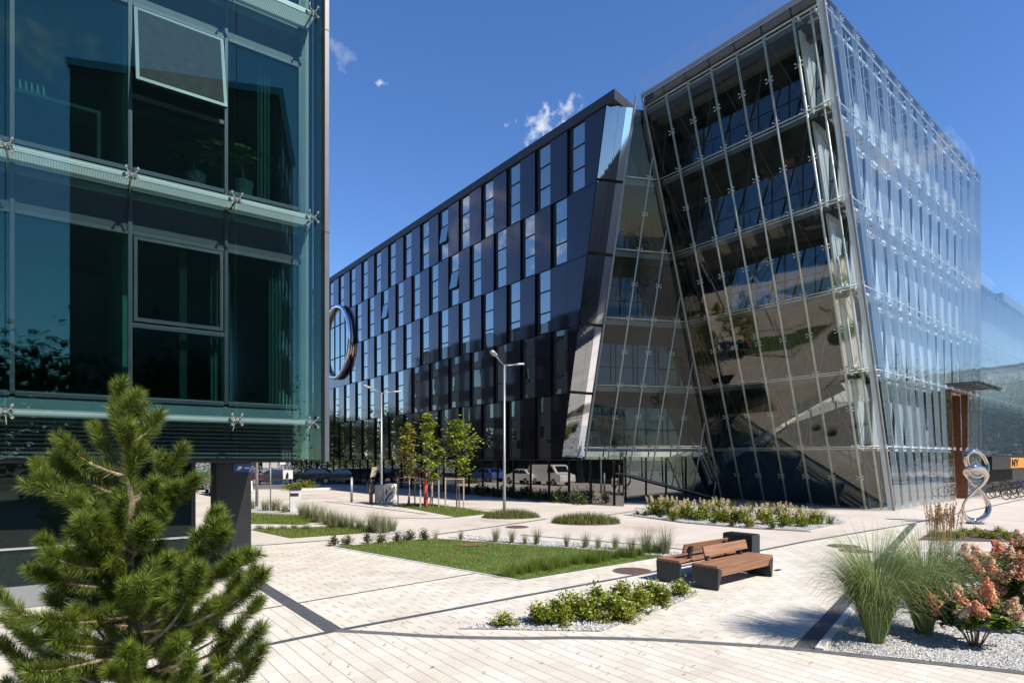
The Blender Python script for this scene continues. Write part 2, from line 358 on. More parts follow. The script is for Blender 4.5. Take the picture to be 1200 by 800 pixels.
def inpoly(x, y, pts):
    c = False; j = len(pts)-1
    for i in range(len(pts)):
        if (pts[i].y > y) != (pts[j].y > y) and x < (pts[j].x-pts[i].x)*(y-pts[i].y)/(pts[j].y-pts[i].y)+pts[i].x: c = not c
        j = i
    return c
def scatter(pts, n, rnd):
    xs = [p.x for p in pts]; ys = [p.y for p in pts]; out = []
    while len(out) < n:
        x, y = rnd.uniform(min(xs), max(xs)), rnd.uniform(min(ys), max(ys))
        if inpoly(x, y, pts): out.append(V((x, y, 0)))
    return out
# ================================================================== THE SETTING
def sheet(name, pts, mat, z, kind='structure'):
    m = MB(); m.poly([V((p.x, p.y, z)) for p in pts]); o = m.build(name, mat)
    if o.data.polygons[0].normal.z < 0: o.data.flip_normals()
    return tag(o, kind=kind)
def ribbon(name, pts, w, z, mat, h=.0):
    m = MB(); L = []; Rr = []
    for i, p in enumerate(pts):
        t = (pts[min(i+1, len(pts)-1)]-pts[max(i-1, 0)]); t.z = 0; t.normalize(); n = V((-t.y, t.x, 0))
        L.append(p+n*w/2); Rr.append(p-n*w/2)
    for i in range(len(pts)-1):
        q = [Rr[i], Rr[i+1], L[i+1], L[i]]; q = [V((a.x, a.y, z)) for a in q]
        if h: m.prism([a-UP*.02 for a in q], (0, 0, h+.02))
        else: m.poly(q)
    o = m.build(name, mat); return tag(o, kind='structure')
def dense(pts, n=6):
    """smooth a ground polyline"""
    out = []
    for i in range(len(pts)-1):
        a, b, c, d = pts[max(i-1, 0)], pts[i], pts[i+1], pts[min(i+2, len(pts)-1)]
        for k in range(n):
            t = k/n; out.append(.5*((2*b)+(c-a)*t+(2*a-5*b+4*c-d)*t*t+(3*b-a-3*c+d)*t**3))
    return out+[pts[-1]]
sheet('ground', [V((-900, -900, 0)), V((900, -900, 0)), V((900, 900, 0)), V((-900, 900, 0))], M_ground, -.03)
sheet('plaza_paving', [V((-50, -30, 0)), V((70, -30, 0)), V((120, 90, 0)), V((-60, 90, 0))], M_concrete, -.012)
J = G(392, 738); Jd = J+D2*10
KERB = dense([G(*p) for p in ((392, 738), (447, 741), (513, 745), (600, 747), (680, 746.5), (760, 748.5), (840, 753), (926, 759), (1009, 768), (1100, 777), (1200, 788), (1330, 806))])
k_at = lambda u: min(range(len(KERB)), key=lambda i: abs(KERB[i].x/KERB[i].y-(u-CX)/F))
S2a, S2b = G(770, 668.5), G(1066, 613.5)
sheet('paved_square', [J]+KERB[1:k_at(926)+1]+[S2b, G(800, 662), G(790, 648), G(512, 630), G(290, 639), Jd], M_upp, -.008)
sheet('paved_walk', [J, Jd, Jd+V((-14, 4, 0)), V((-30, 4, 0)), V((-30, -25, 0)), V((20, -25, 0)), V((20, 5, 0)), KERB[-1]]+KERB[1:-1][::-1], M_low, -.0075)
sheet('asphalt_lane', [V((-44, 50, 0)), V((-15.5, 49.5, 0)), V((-24, 62, 0)), V((-44, 88, 0)), V((-75, 88, 0))], M_asph, -.005)
ribbon('paving_kerb', KERB, .115, -.004, M_kerb, .006)
ribbon('paving_strip', [G(300, 757), J+V((.02, 0, 0)), S2a, G(945, 633.5), S2b, G(1120, 601.5), G(1215, 581)], .11, -.0035, M_strip)
ribbon('paving_strip', [J-D2*.05, J+D2*4.3], .25, -.003, M_strip)
ribbon('rust_drain', [G(240, 724), G(557, 671)], .05, -.0025, M_corten)
ribbon('paving_strip', [G(270, 641), G(389, 632)], .1, -.0035, M_strip)
ribbon('paving_strip', [G(512, 625.5), G(575, 617), G(640, 607.5)], .12, -.0035, M_strip)
ribbon('paving_strip', [G(440, 606), G(520, 607), G(600, 598)], .12, -.0032, M_strip)
ribbon('paving_strip', [G(380, 587), G(440, 594.5), G(500, 602)], .12, -.0034, M_strip)
ribbon('paving_strip', [G(650, 612), G(760, 596), G(800, 590)], .12, -.0033, M_strip)
ribbon('paving_strip', [G(610, 626), G(740, 636.5), G(830, 646)], .1, -.0036, M_strip)
W1, W0 = S2b+V((.2, .1, 0)), KERB[k_at(938)]
ribbon('paving_band', [W0, W1], .22, -.0029, M_strip)
wd = (W1-W0).normalized(); wn = V((wd.y, -wd.x, 0))
ribbon('bed_kerb', [W0+wn*.18+wd*.1, W1+wn*.18-wd*3], .1, -.004, M_kerbpale, .03)
# planted beds and lawns
BED_R = [W0+wn*.3+wd*.12]+[KERB[i]+V((.0, .07, 0)) for i in range(k_at(990), len(KERB))]+[V((14, 7.5, 0)), V((15.5, 15.6, 0)), G(1090, 646), G(1046, 648)]
sheet('gravel_bed', BED_R, M_gravel, .004)
ribbon('bed_kerb', [G(1040, 647), G(1095, 645), V((15.5, 15.8, 0))], .12, -.004, M_kerbpale, .03)
BED_F = [G(535, 736), G(705, 739), G(814, 698), G(776, 692)]
sheet('gravel_bed', BED_F, M_gravel, .002)
BED_C = [G(*p) for p in ((738, 603), (800, 611), (870, 617), (945, 621), (990, 612), (978, 605), (900, 597), (800, 592), (745, 595))]
sheet('gravel_bed', BED_C, M_gravel, .002)
ribbon('bed_kerb', [G(732, 602.5), G(800, 612), G(870, 618), G(950, 622.5)], .12, -.004, M_strip, .01)
BED_T = [G(*p) for p in ((526, 629), (660, 641), (790, 653), (797, 647), (690, 637), (548, 626.5))]
sheet('gravel_bed', BED_T, M_gravel, .0015)
BED_G = [G(*p) for p in ((285, 592), (345, 596), (400, 605), (478, 623), (436, 629), (392, 613), (340, 602), (285, 600))]
sheet('gravel_bed', BED_G, M_gravel, .001)
LAWN = [G(*p) for p in ((393, 640), (612, 679), (782, 651), (680, 643), (512, 631))]
sheet('lawn', LAWN, M_turf, .006)
LAWN2 = [G(*p) for p in ((293, 620), (341, 630), (442, 623), (428, 616))]
LAWN3 = [G(*p) for p in ((283, 601), (388, 606), (356, 614), (283, 613))]
LAWN4 = [G(*p) for p in ((462, 592), (536, 605.5), (578, 601), (545, 595.5), (500, 590.5))]
for L_ in (LAWN2, LAWN3, LAWN4): sheet('lawn', L_, M_turf, .005)
ribbon('bed_kerb', [G(612, 680.3), G(393, 640.8)], .06, -.004, M_kerbpale, .012)
ribbon('bed_kerb', [G(283, 615), G(358, 616), G(440, 612)], .15, -.004, M_kerbpale, .012)
BED_S = [G(*p) for p in ((1075, 632), (1240, 636), (1240, 628), (1150, 620), (1090, 624))]
sheet('soil_bed', BED_S, M_soil, .003)
for (u, v, r, rx) in ((599, 606, 1.15, 1.9), (687, 613, 1.2, 2.0)):
    c = G(u, v-1); sheet('soil_bed', [c+V((math.cos(a)*1.1*r, math.sin(a)*.75*r, 0)) for a in [i*math.pi/9 for i in range(18)]], M_soil, .002)
# white stone edging of the far parking lane
m = MB(); a, b = G(352, 574.5), G(512, 569.5)
m.box(a, b-a, V((.1, .3, 0)), (0, 0, .16)); struct('lane_kerb', m, M_kerbpale)
c_ = G(553, 638.5); sheet('soil_patch', [c_+V((math.cos(i*.52)*.45*(1+.2*math.sin(i*2.3)), math.sin(i*.52)*.3*(1+.2*math.cos(i*1.7)), 0)) for i in range(12)], plain('bare_earth', (.17, .085, .05), .95, var=.4, scale=6, bump=.6), .025)
# turf blades and pebbles (uncountable)
def blades(name, poly, n, hmin, hmax, w, mat, seed, bend=.5):
    r = random.Random(seed); m = MB()
    for p in scatter(poly, n, r):
        m.blade(p+UP*.004, r.uniform(0, 6.28), r.uniform(0, .5), r.uniform(hmin, hmax), w, bend, 2)
    return struct(name, m, mat, 'stuff')
blades('lawn_grass', LAWN, 26000, .03, .065, .010, M_lawn, 1)
blades('lawn_grass', LAWN2, 6000, .04, .11, .012, M_lawn, 2)
blades('lawn_grass', LAWN3, 7000, .04, .11, .014, M_lawn, 3)
blades('lawn_grass', LAWN4, 7000, .04, .10, .014, M_lawn, 4)
def pebbles(poly, n, r0, r1, seed):
    r = random.Random(seed); m = MB()
    for p in scatter(poly, n, r):
        s = r.uniform(r0, r1); q = r.uniform(0, 6.28); a = V((math.cos(q), math.sin(q), 0))*s; b = V((-math.sin(q), math.cos(q), 0))*s*r.uniform(.5, .9); c = UP*s*r.uniform(.5, .9); p = p+UP*s*.3
        m.add([p+a, p+b, p-a, p-b, p+c, p-c], [(0, 1, 4), (1, 2, 4), (2, 3, 4), (3, 0, 4), (1, 0, 5), (2, 1, 5), (3, 2, 5), (0, 3, 5)])
    return struct('gravel', m, M_pebble, 'stuff')
pebbles(BED_R, 15000, .012, .026, 5); pebbles(BED_F, 3500, .012, .026, 6); pebbles(BED_C, 2500, .025, .05, 8); pebbles(BED_T, 1800, .02, .035, 9)
# ================================================================== THE GLASS OFFICE BUILDING ON THE LEFT
C0 = V((-3.35, 11.0, 0)); SO = 2.36; ST = 3.62; TOP = 16.8
def L(t, off, z): return C0-D1*t+D2*off+UP*z
LB = thing('glass_office', C0+D2*12-D1*4, 'glass fronted office with teal double skin facade and horizontal perforated gratings', 'building')
LV = [3.06+ST*i for i in range(4)]
TM = [.28, 1.53, 2.93, 4.37, 5.8, 7.2, 8.6, 10.0, 11.4, 12.8]
TJ = [.06, 1.48, 2.95, 4.42, 5.87, 7.3, 8.75, 10.2, 11.65, 13.1]
# floor slabs, ceilings, back and side walls
for i, z in enumerate([SO+.02]+[q+.05 for q in LV[0:]]):
    m = MB(); m.box(L(13.2, .62, z), D1*12.9, D2*(8 if i else 66), (0, 0, .3 if i else .24)); m.build('floor_slab', M_ceil, LB)
m = MB(); m.box(L(13.2, .04, TOP-.35), D1*13.1, D2*68, (0, 0, .35)); m.build('roof', M_cap, LB)
m = MB(); m.box(L(13.2, 6.5, SO+.26), D1*12.8, D2*.2, (0, 0, TOP-SO-.6)); m.build('back_wall', M_room, LB)
m = MB(); m.box(L(.24, .62, SO+.26), D2*67, D1*.2, (0, 0, TOP-SO-.62)); sw = m.build('side_wall', M_sidew, LB)
for fl in range(4):
    m = MB()
    for k in range(24):
        m.box(L(.035, 3.2+k*2.7, LV[fl]+.5), D2*1.3, D1*.03, (0, 0, 2.3))
    m.build('window_band', M_dwin, LB)
m = MB(); m.box(L(13.0, .7, SO-.015), D1*12.8, D2*64, (0, 0, .03)); so = m.build('soffit', M_louv, LB)
# room partitions, a sunlit room side and curtains
m = MB()
for t, o0 in ((2.93, 1.2), (5.8, 1.0)):
    m.box(L(t+.05, o0, SO+.3), D1*.1, D2*(6.4-o0), (0, 0, TOP-SO-.7))
m.build('partition', M_room, LB)
for t, w, fl, z0, hh in ((1.42, .30, 0, .32, 2.5), (.55, .2, 0, .32, 2.5), (.75, .2, 1, .35, 2.5), (2.1, .1, 0, .32, 2.5)):
    m = MB()
    for k in range(6):
        m.box(L(t+w*(k/6), .75+.04*(k % 2), LV[fl]+z0), -D1*(w/6), D2*.03, (0, 0, hh))
    m.build('curtain', M_curt, LB)
# inner facade: mullions, transoms, sashes, panes
for fl in range(-1, 4):
    zb = LV[0]+fl*ST if fl >= 0 else SO
    for i in range(len(TM)-1):
        t0, t1 = TM[i], TM[i+1]
        if fl < 0: continue
        m = MB(); zt = min(zb+ST+.28, TOP-.4)
        m.box(L(t1+.03, .5, zb+.28), D1*.06, D2*.1, (0, 0, zt-zb-.28))
        m.box(L(t1-.03, .5, zb+.25), D1*(t1-t0-.06), D2*.1, (0, 0, .07))
        m.box(L(t1-.03, .502, zb+2.87), D1*(t1-t0-.06), D2*.09, (0, 0, .06))
        mid = i in (1, 4, 7)
        if mid: m.box(L(t1-.03, .502, zb+1.42), D1*(t1-t0-.06), D2*.09, (0, 0, .07))
        if i == 0: m.box(L(t0+.03, .5, zb+.28), D1*.06, D2*.1, (0, 0, zt-zb-.28))
        wf = m.build('window', M_frame, LB, bevel=.006)
        def pane(z0, z1):
            q = MB(); q.box(L(t1-.03, .55, z0), D1*(t1-t0-.06), D2*.012, (0, 0, z1-z0)); q.build('pane', M_ig, wf)
        if mid:
            pane(zb+.32, zb+1.42)
            op = 1.0 if (fl == 1 and i == 1) else 0.0
            # top-hung sash, swung out at its foot on the first floor
            wd_, ht = t1-t0-.10, 1.34; q = MB(); a = .24*op
            hinge = L(t1-.05, .49, zb+2.86); dn = (-UP*math.cos(a)-D2*math.sin(a)); th = (D2*math.cos(a)-UP*math.sin(a))*.05
            q.box(hinge, D1*.05, dn*ht, th); q.box(hinge+D1*(wd_-.05), D1*.05, dn*ht, th)
            q.box(hinge+D1*.05, D1*(wd_-.1), dn*.05, th); q.box(hinge+D1*.05+dn*(ht-.06), D1*(wd_-.1), dn*.06, th)
            sa = q.build('sash', M_sash, LB)
            q = MB(); q.box(hinge+D1*.05+dn*.05+th*.4, D1*(wd_-.1), dn*(ht-.11), th*.25); q.build('pane', M_ig, sa)
            if op:
                q = MB(); q.box(hinge+D1*.05+dn*.05-th*.12, D1*(wd_-.1), dn*(ht-.11), th*.1); q.build('screen', M_screen, sa)
        else: pane(zb+.32, zb+2.87)
    # spandrel between the window head and the next sill
    m = MB(); z0 = zb+2.94 if fl >= 0 else SO
    z1 = zb+ST+.24 if fl >= 0 else LV[0]+.24
    if fl < 3:
        m.box(L(TM[-1], .53, z0), D1*(TM[-1]-TM[0]), D2*.06, (0, 0, z1-z0-.42)); m.build('spandrel', M_black, LB)
        m = MB(); m.box(L(TM[-1], .53, z1-.42), D1*(TM[-1]-TM[0]), D2*.06, (0, 0, .42)); m.build('slab_edge', M_span, LB)
m = MB()
for k in range(9): m.box(L(13, .47, SO+.06+k*.065), D1*12.7, D2*.05, (0, 0, .03))
m.build('louvre', M_louv, LB)
# outer glass skin, gratings, spider fittings
for fl in range(-1, 4):
    z0 = LV[fl]+.012 if fl >= 0 else SO+.03; z1 = LV[fl+1]-.012 if fl < 3 else TOP
    for i in range(len(TJ)-1):
        q = MB(); q.box(L(TJ[i+1]-.008, 0, z0), D1*(TJ[i+1]-TJ[i]-.016), D2*.014, (0, 0, z1-z0)); q.build('outer_pane', M_og, LB)
for z in LV:
    q = MB(); a_ = L(13.0, .05, z-.002); q.quad(a_, a_+D1*12.85, a_+D1*12.85+D2*.39, a_+D2*.39); g = q.build('grating', M_grate, LB)
    q = MB(); q.box(L(13.0, .028, z-.045), D1*12.85, D2*.02, (0, 0, .085)); q.box(L(13.0, .44, z-.045), D1*12.85, D2*.02, (0, 0, .085)); q.build('edge_bar', M_edge, g)
    for i, t in enumerate(TJ[:9]):
        q = MB(); c = L(t+(.16 if i == 0 else 0), -.03, z)
        for sx in (-1, 1):
            for sz in (-1, 1):
                e = c+D1*(.075*sx)-D2*.035+UP*(.085*sz); q.tube([c, c+D1*(.05*sx)+UP*(.03*sz)-D2*.01, e], [.014, .011, .010], 6); q.ball(e, .027, 8)
        q.ball(c, .032, 8); q.tube([c, c+D2*.52-UP*.02], .018, 6); q.tube([c+D2*.05, c+D2*.5-UP*.32], .012, 6)
        q.build('spider_fitting', M_chrome, LB, smooth=True)
m = MB(); m.box(L(.27, .5, SO+.05), D1*.22, D2*.1, (0, 0, TOP-SO-.5)); m.build('end_panel', M_span, LB)
# fin closing the right-hand end
m = MB(); m.box(L(.005, -.01, SO), D1*.085, D2*.62, (0, 0, TOP-SO)); m.build('corner_fin', M_fin, LB, bevel=.006)
for z in (LV[1]-.22, LV[2]-.22):
    m = MB(); m.box(L(.008, -.0135, z), D1*.09, D2*.62, (0, 0, .02)); m.build('fin_joint', M_black, LB)
# recessed lobby and the arcade pillars
m = MB(); m.box(L(13, 1.9, .35), D1*11.2, D2*.05, (0, 0, SO-.36)); lg = m.build('lobby_glass', M_gg, LB)
m = MB(); m.box(L(1.84, 1.95, .35), D2*60, D1*.05, (0, 0, SO-.36)); m.build('lobby_glass', M_gg, LB)
m = MB(); m.box(L(13, 1.86, 0), D1*11.2, D2*.12, (0, 0, .35)); m.build('plinth', M_plinth, LB)
m = MB(); m.box(L(13, 1.84, .95), D1*11.2, D2*.04, (0, 0, .035)); m.build('handrail', M_steel, LB)
for t in (1.85, 3.3, 4.75, 6.2, 7.7, 9.2):
    m = MB(); m.box(L(t, 1.85, .36), D1*.07, D2*.12, (0, 0, SO-.38)); m.build('mullion', M_black, LB)
for k in range(7):
    o = 4.75+k*7.6; m = MB(); m.box(L(.88, o, 0), D1*.78, D2*.62, (0, 0, SO-.017))
    pl = m.build('pillar', M_pillar, LB, bevel=.01)
    m = MB(); m.box(L(.884, o+.305, .02), D1*.788, D2*.006, (0, 0, SO-.05)); m.build('panel_joint', M_black, pl)
    if k == 0:
        m = MB(); m.box(L(.50, o-.02, 2.1), D1*.38, D2*.015, (0, 0, .2)); sg = m.build('number_sign', M_sign_blue, pl)
        m = MB(); m.prism([L(.44, o-.024, 2.15), L(.36, o-.024, 2.15), L(.31, o-.024, 2.2), L(.31, o-.024, 2.24), L(.39, o-.024, 2.24)], D2*.004)
        m.box(L(.26, o-.024, 2.18), D1*.1, D2*.004, (0, 0, .03)); m.build('arrow', M_sign_w, sg)
# furniture and plants seen behind the first-floor glass
tb = thing('desk_screen', L(4.2, 1.0, LV[1]+.35), 'pale turquoise desk frame behind the first floor glass', 'desk')
m = MB(); m.box(L(4.35, .75, LV[1]+1.12), D1*1.05, D2*.5, (0, 0, .05)); m.build('top', M_curt, tb)
m = MB(); m.box(L(3.35, .75, LV[1]+.35), D1*.05, D2*.5, (0, 0, .77)); m.build('leg', M_curt, tb)
m = MB(); m.box(L(5.6, .75, LV[1]+.35), D1*.05, D2*.5, (0, 0, .77)); m.build('leg', M_curt, tb)
m = MB()
for k in range(5): m.tube([L(4.3-k*.07, .9, LV[1]+1.17), L(4.3-k*.07, .95, LV[1]+1.4), L(4.25-k*.07, 1.05, LV[1]+1.17)], .008, 5)
tr = m.build('wire_tray', M_steel); tag(tr, 'wire letter tray on the turquoise desk frame behind glass', 'tray')
def palm(t, o, z, hgt, seed, label):
    r = random.Random(seed); b = thing('potted_palm', L(t, o, z), label, 'plant', 'potted palms behind the glass')
    m = MB(); m.tube([L(t, o, z), L(t, o, z+.35)], [.13, .17], 12); m.build('pot', M_plinth, b)
    m = MB(); m.tube([L(t, o, z+.3), L(t+.03, o, z+hgt*.6)], [.03, .02], 6); m.build('stem', M_bark, b)
    m = MB()
    for k in range(16):
        az = r.uniform(0, 6.28); c = L(t+.02, o, z+hgt*r.uniform(.45, .62)); h = V((math.cos(az), math.sin(az), 0)); Ln = r.uniform(.45, .7)*min(1, hgt)
        for j in range(9):
            s = j/8; p = c+h*Ln*s+UP*(Ln*.7*s-Ln*.75*s*s)
            for sd in (-1, 1): m.leaf(p, h*.6+V((-h.y, h.x, 0))*sd-UP*.25, UP, .16*(1.1-s*.6), .03)
    m.build('foliage', M_leafg, b)
palm(1.15, .95, LV[1]+.36, 1.35, 3, 'bright green potted palm lit by the sun behind the first floor glass')
palm(1.9, 1.1, LV[1]+.36, 1.3, 4, 'dim potted palm in shade behind the first floor window with open sash')
# ================================================================== THE DARK OFFICE WITH ITS GLASS CRYSTAL
A0 = V((5.085, 30.26, 0)); NI = V((.803, .596, 0))
def Fa(s, off, z): return A0+D2*s+NI*off+UP*z
OB = thing('dark_office', Fa(10, 6, 0), 'dark navy office block with leaning glass crystal front and tall clear glass side', 'building')
ZS, RH = 2.4, 3.54; ZC = ZS+5*RH; ZT = 20.6; SE = 56.0
def sb(z): return 4.0+(z-ZS)/(ZC-ZS)*(.64-4.0)
RING_S, RING_Z, RING_R = 36.8, 13.75, 3.5
rw = random.Random(11)
n_win = 0
OPEN = {(4, 5), (3, 4), (3, 8)}
for r_ in range(5):
    z0, z1 = ZS+r_*RH, ZS+(r_+1)*RH-.035
    first = 2.15 if r_ % 2 == 0 else 3.54
    while first < sb(z0)+.15: first += 2.78
    clad = MB(); back = MB(); s = None; k = 0
    # right-hand end pieces up to the first window, with a slanted edge
    e0, e1 = sb(z0)+.02, sb(z1)+.02; cuts = [c for c in (2.15, 3.54, 4.93, 6.32) if e0+.3 < c < first-.1]+[first-.02]
    lo0, lo1 = e0, e1
    for c in cuts:
        clad.prism([Fa(lo0, 0, z0), Fa(c, 0, z0), Fa(c, 0, z1), Fa(lo1, 0, z1)], NI*.25); lo0 = lo1 = c+.015
    s = first
    while s < SE:
        def near_ring(a, b): return not (b < RING_S-RING_R-.1 or a > RING_S+RING_R+.1) and not (z1 < RING_Z-RING_R or z0 > RING_Z+RING_R)
        skip = abs(s+.7-RING_S) < 2.6 and abs((z0+z1)/2-RING_Z) < 3.2
        if not skip and n_win < 98:
            n_win += 1
            m = MB(); d = .02+rw.uniform(0, .015)
            z = [z0, z0+RH*.32, z0+RH*.66, z1]
            m.box(Fa(s, .02, z0), D2*.045, NI*.22, (0, 0, z1-z0)); m.box(Fa(s+1.02, .02, z0), D2*.05, NI*.22, (0, 0, z1-z0))
            for zz in z[:3]: m.box(Fa(s+.045, .03, zz), D2*.975, NI*.1, (0, 0, .06))
            m.box(Fa(s+1.07, .16, z0), D2*.31, NI*.1, (0, 0, z1-z0))
            wf = m.build('window', M_black, OB)
            opn = (r_, k) in OPEN; bl = rw.random()
            for j in range(3):
                q = MB(); tl = rw.uniform(-.004, .004); za, zb_ = z[j]+.06, z[j+1]
                if opn and j == 1:
                    o2 = -.2
                    q.prism([Fa(s+.05, .06+o2, za), Fa(s+1.0, .06+o2, za), Fa(s+1.0, .05, zb_), Fa(s+.05, .05, zb_)], NI*.05)
                    dk = MB(); dk.box(Fa(s+.046, .13, za), D2*.97, NI*.05, (0, 0, zb_-za)); dk.build('opening', M_black, wf)
                else:
                    q.prism([Fa(s+.045, .07+tl, za), Fa(s+1.02, .07-tl, za), Fa(s+1.02, .07-tl*2, zb_), Fa(s+.045, .07+tl*.5, zb_)], NI*.03)
                q.build('pane', M_blind if (bl > .72 and j > 0) or bl > .9 else M_dwin, wf)
        elif skip or n_win >= 98:
            clad.prism([Fa(s+.01, 0, z0), Fa(s+1.38, 0, z0), Fa(s+1.38, 0, z1), Fa(s+.01, 0, z1)], NI*.2)
        a, b = s+1.40, s+2.77; t0 = rw.uniform(-.012, .012); t1 = rw.uniform(-.012, .012)
        clad.prism([Fa(a, t0, z0), Fa(b, t1, z0), Fa(b, t1*.5, z1), Fa(a, t0*.5, z1)], NI*.25)
        s += 2.78; k += 1
    clad.build('cladding', M_clad, OB)
m = MB(); m.prism([Fa(4.15, .24, ZS+.01), Fa(SE, .24, ZS+.01), Fa(SE, .24, ZC), Fa(.9, .24, ZC)], NI*.06); m.build('backing_wall', M_black, OB)
m = MB(); m.prism([Fa(4.3, .3, ZS+.01), Fa(SE, .3, ZS+.01), Fa(SE, 20, ZS+.01), Fa(16, 20, ZS+.01), Fa(10.5, 12, ZS+.01), Fa(6, 1.8, ZS+.01)], (0, 0, ZC-ZS-.1)); m.build('core', M_dark, OB)
# roof and its raised edge
E0 = G(1048, 598); T0 = E0-D3*8.0+UP*ZT; LR = 9.0
def Rp(a, z, off=0):
    b = E0+D2*(9.3*a); t = E0-D3*8.0+D2*(LR*a); f = z/ZT
    p = b+(t-b)*f+NI*off; p.z = z; return p
m = MB(); m.prism([Fa(-.0, -.06, ZC+.02), Fa(SE, -.06, ZC+.02), Fa(SE, 22, ZC+.02), Fa(12, 22, ZC+.02), Fa(.4, 1.7, ZC+.02)], (0, 0, ZT-ZC)); m.build('roof', M_cap, OB)
rb = [Rp(0, ZT, .12)+D2*.15, Rp(1, ZT, .12), Rp(1, ZT, 12), Rp(0, ZT, 12)-D2*1.0+V((2, 0, 0))]
# ground floor glazing, set back
m = MB(); m.prism([Fa(SE, 1.2, 0), Fa(0.6, 1.2, 0), Fa(.6, 1.26, 0), Fa(SE, 1.26, 0)], (0, 0, ZS)); m.build('ground_glazing', M_gdark, OB)
m = MB(); m.box(Fa(3.2, -.02, ZS-.04), D2*(SE-3.2), NI*1.4, (0, 0, .04)); m.build('soffit', M_black, OB)
m = MB()
gm = MB(); gm.box(V((3.75, 34.45, 0)), V((9.3, 2.64, 0)), V((0, .08, 0)), (0, 0, ZS+.2)); gm.build('ground_glazing', M_gdark, OB)
for k in range(30):
    q = MB(); q.box(Fa(1.2+k*1.75, 1.13, 0), D2*.06, NI*.06, (0, 0, ZS-.05)); q.build('mullion', M_black, OB)
for k in range(6):
    q = MB(); q.box(V((4.0+k*1.25, 34.45+.355*k, 0)), V((.06, 0, 0)), V((0, .06, 0)), (0, 0, ZS+.1)); q.build('mullion', M_black, OB)
# the round window
rc = Fa(RING_S, -.3, RING_Z)
ring = MB(); ring.tube([rc+D2*(math.cos(a)*3.42)+UP*(math.sin(a)*3.42) for a in [i*math.pi/32 for i in range(64)]], .19, 10, True); rg = ring.build('round_window', M_ring, OB, smooth=True)
m = MB(); pr = [rc+D2*(math.cos(a)*3.36)+UP*(math.sin(a)*3.36) for a in [i*math.pi/24 for i in range(48)]]
m.prism([p+NI*.20 for p in pr], NI*.04); m.build('pane', M_dwin, rg)
m = MB()
for i in range(48): a_, b_ = pr[i], pr[(i+1) % 48]; m.quad(a_, b_, b_+NI*.32, a_+NI*.32)
m.build('reveal', M_ring, rg)
m = MB()
for dx in (-1.9, -.6, .8, 2.1): hh = math.sqrt(3.3**2-dx*dx); m.box(rc+D2*dx+NI*.14-UP*hh, D2*.07, NI*.05, (0, 0, 2*hh))
for dz in (-1.5, 1.6): hh = math.sqrt(3.3**2-dz*dz); m.box(rc-D2*hh+NI*.145+UP*dz, D2*2*hh, NI*.04, (0, 0, .07))
m.build('glazing_bar', M_black, rg)
# ---- slanted mirror reveal between cladding and crystal
LT, LBm = V((6.22, 30.72, ZT)), V((4.0, 33.9, 2.2))
rt, rbt = Fa(.62, .02, ZC), Fa(4.02, .02, ZS)
lt, lb = LT+(LBm-LT)*.03, LBm+V((-.12, -.02, .15))
def rev(a, b): return (rt+(rbt-rt)*b)*(1-a)+(lt+(lb-lt)*b)*a
for a0, a1, mt in ((0, .46, M_rev), (.47, .70, M_rev), (.71, 1.0, M_silver)):
    m = MB(); na, nb = 4, 120
    for j in range(nb+1):
        for i in range(na+1): m.v.append(tuple(rev(a0+(a1-a0)*i/na, j/nb)+V((0, a0*.12, 0))))
    for j in range(nb):
        if j % 24 == 23: continue
        for i in range(na): k = j*(na+1)+i; m.f.append((k, k+1, k+na+2, k+na+1))
    o = m.build('mirror_reveal', mt, OB); md = o.modifiers.new('thickness', 'SOLIDIFY'); md.thickness = .06; md.offset = 0
m = MB(); m.prism([rev(0, 0)+V((.0, .25, 0)), rev(1, 0)+V((0, .35, 0)), rev(1, 1)+V((0, .35, 0)), rev(0, 1)+V((0, .25, 0))], V((0, .1, 0))); m.build('reveal_backing', M_black, OB)
# ---- crystal: leaning facet R
ZL = [0.02, 3.0, 6.45, 9.95, 13.4, 16.9, 20.15]
fr = MB(); fr.tube([Rp(0, .02), Rp(0, ZT+.1)], .06, 8); fr.tube([Rp(1, .02), Rp(1, ZT)], .06, 8)
fr.tube([Rp(0, ZT), Rp(1, ZT)], .08, 8)
RF = fr.build('leaning_facade', M_steelm, OB)
def fitting(mb, c, ex, ez, n, s=.14):
    for a in (-1, 1):
        for b in (-1, 1):
            e = c+ex*(s*a)+ez*(s*.55*b)-n*.02; mb.tube([c+n*.05, e], .014, 5); mb.ball(e, .036, 6)
wR = (T0-E0).normalized()
for i in range(1, 7):
    a = i/7; m = MB(); m.tube([Rp(a, .02, .10), Rp(a, ZL[-1], .10)], .055, 8)
    for zi in range(6):
        for zz in (ZL[zi], (ZL[zi]+ZL[zi+1])/2):
            fitting(m, Rp(a, zz+.01, .03), D2, wR, NI)
    m.tube([Rp(a, ZL[-1], .1), Rp(a, ZL[-1]-.2, .9)], .05, 6)
    m.build('mullion', M_steel, RF, smooth=True)
a = .07; m = MB(); m.tube([Rp(a, .02, .25), Rp(a, ZL[-1], .25)], .05, 8); m.build('mullion', M_steel, RF, smooth=True)
for zz in ZL[1:]:
    m = MB(); m.tube([Rp(0, zz, .13), Rp(1, zz, .13)], .035, 8); m.tube([Rp(0, zz-.09, .22), Rp(1, zz-.09, .22)], .03, 8)
    m.build('rail', M_steel, RF, smooth=True)
wob = random.Random(5)
for i in range(7):
    for j in range(6):
        a0, a1, z0, z1 = i/7+.001, (i+1)/7-.001, ZL[j]+.012, ZL[j+1]-.012
        e = [wob.uniform(-.006, .006) for _ in range(4)]
        m = MB(); m.prism([Rp(a0, z0, e[0]), Rp(a1, z0, e[1]), Rp(a1, z1, e[2]), Rp(a0, z1, e[3])], NI*.016); m.build('pane', M_atr, RF)
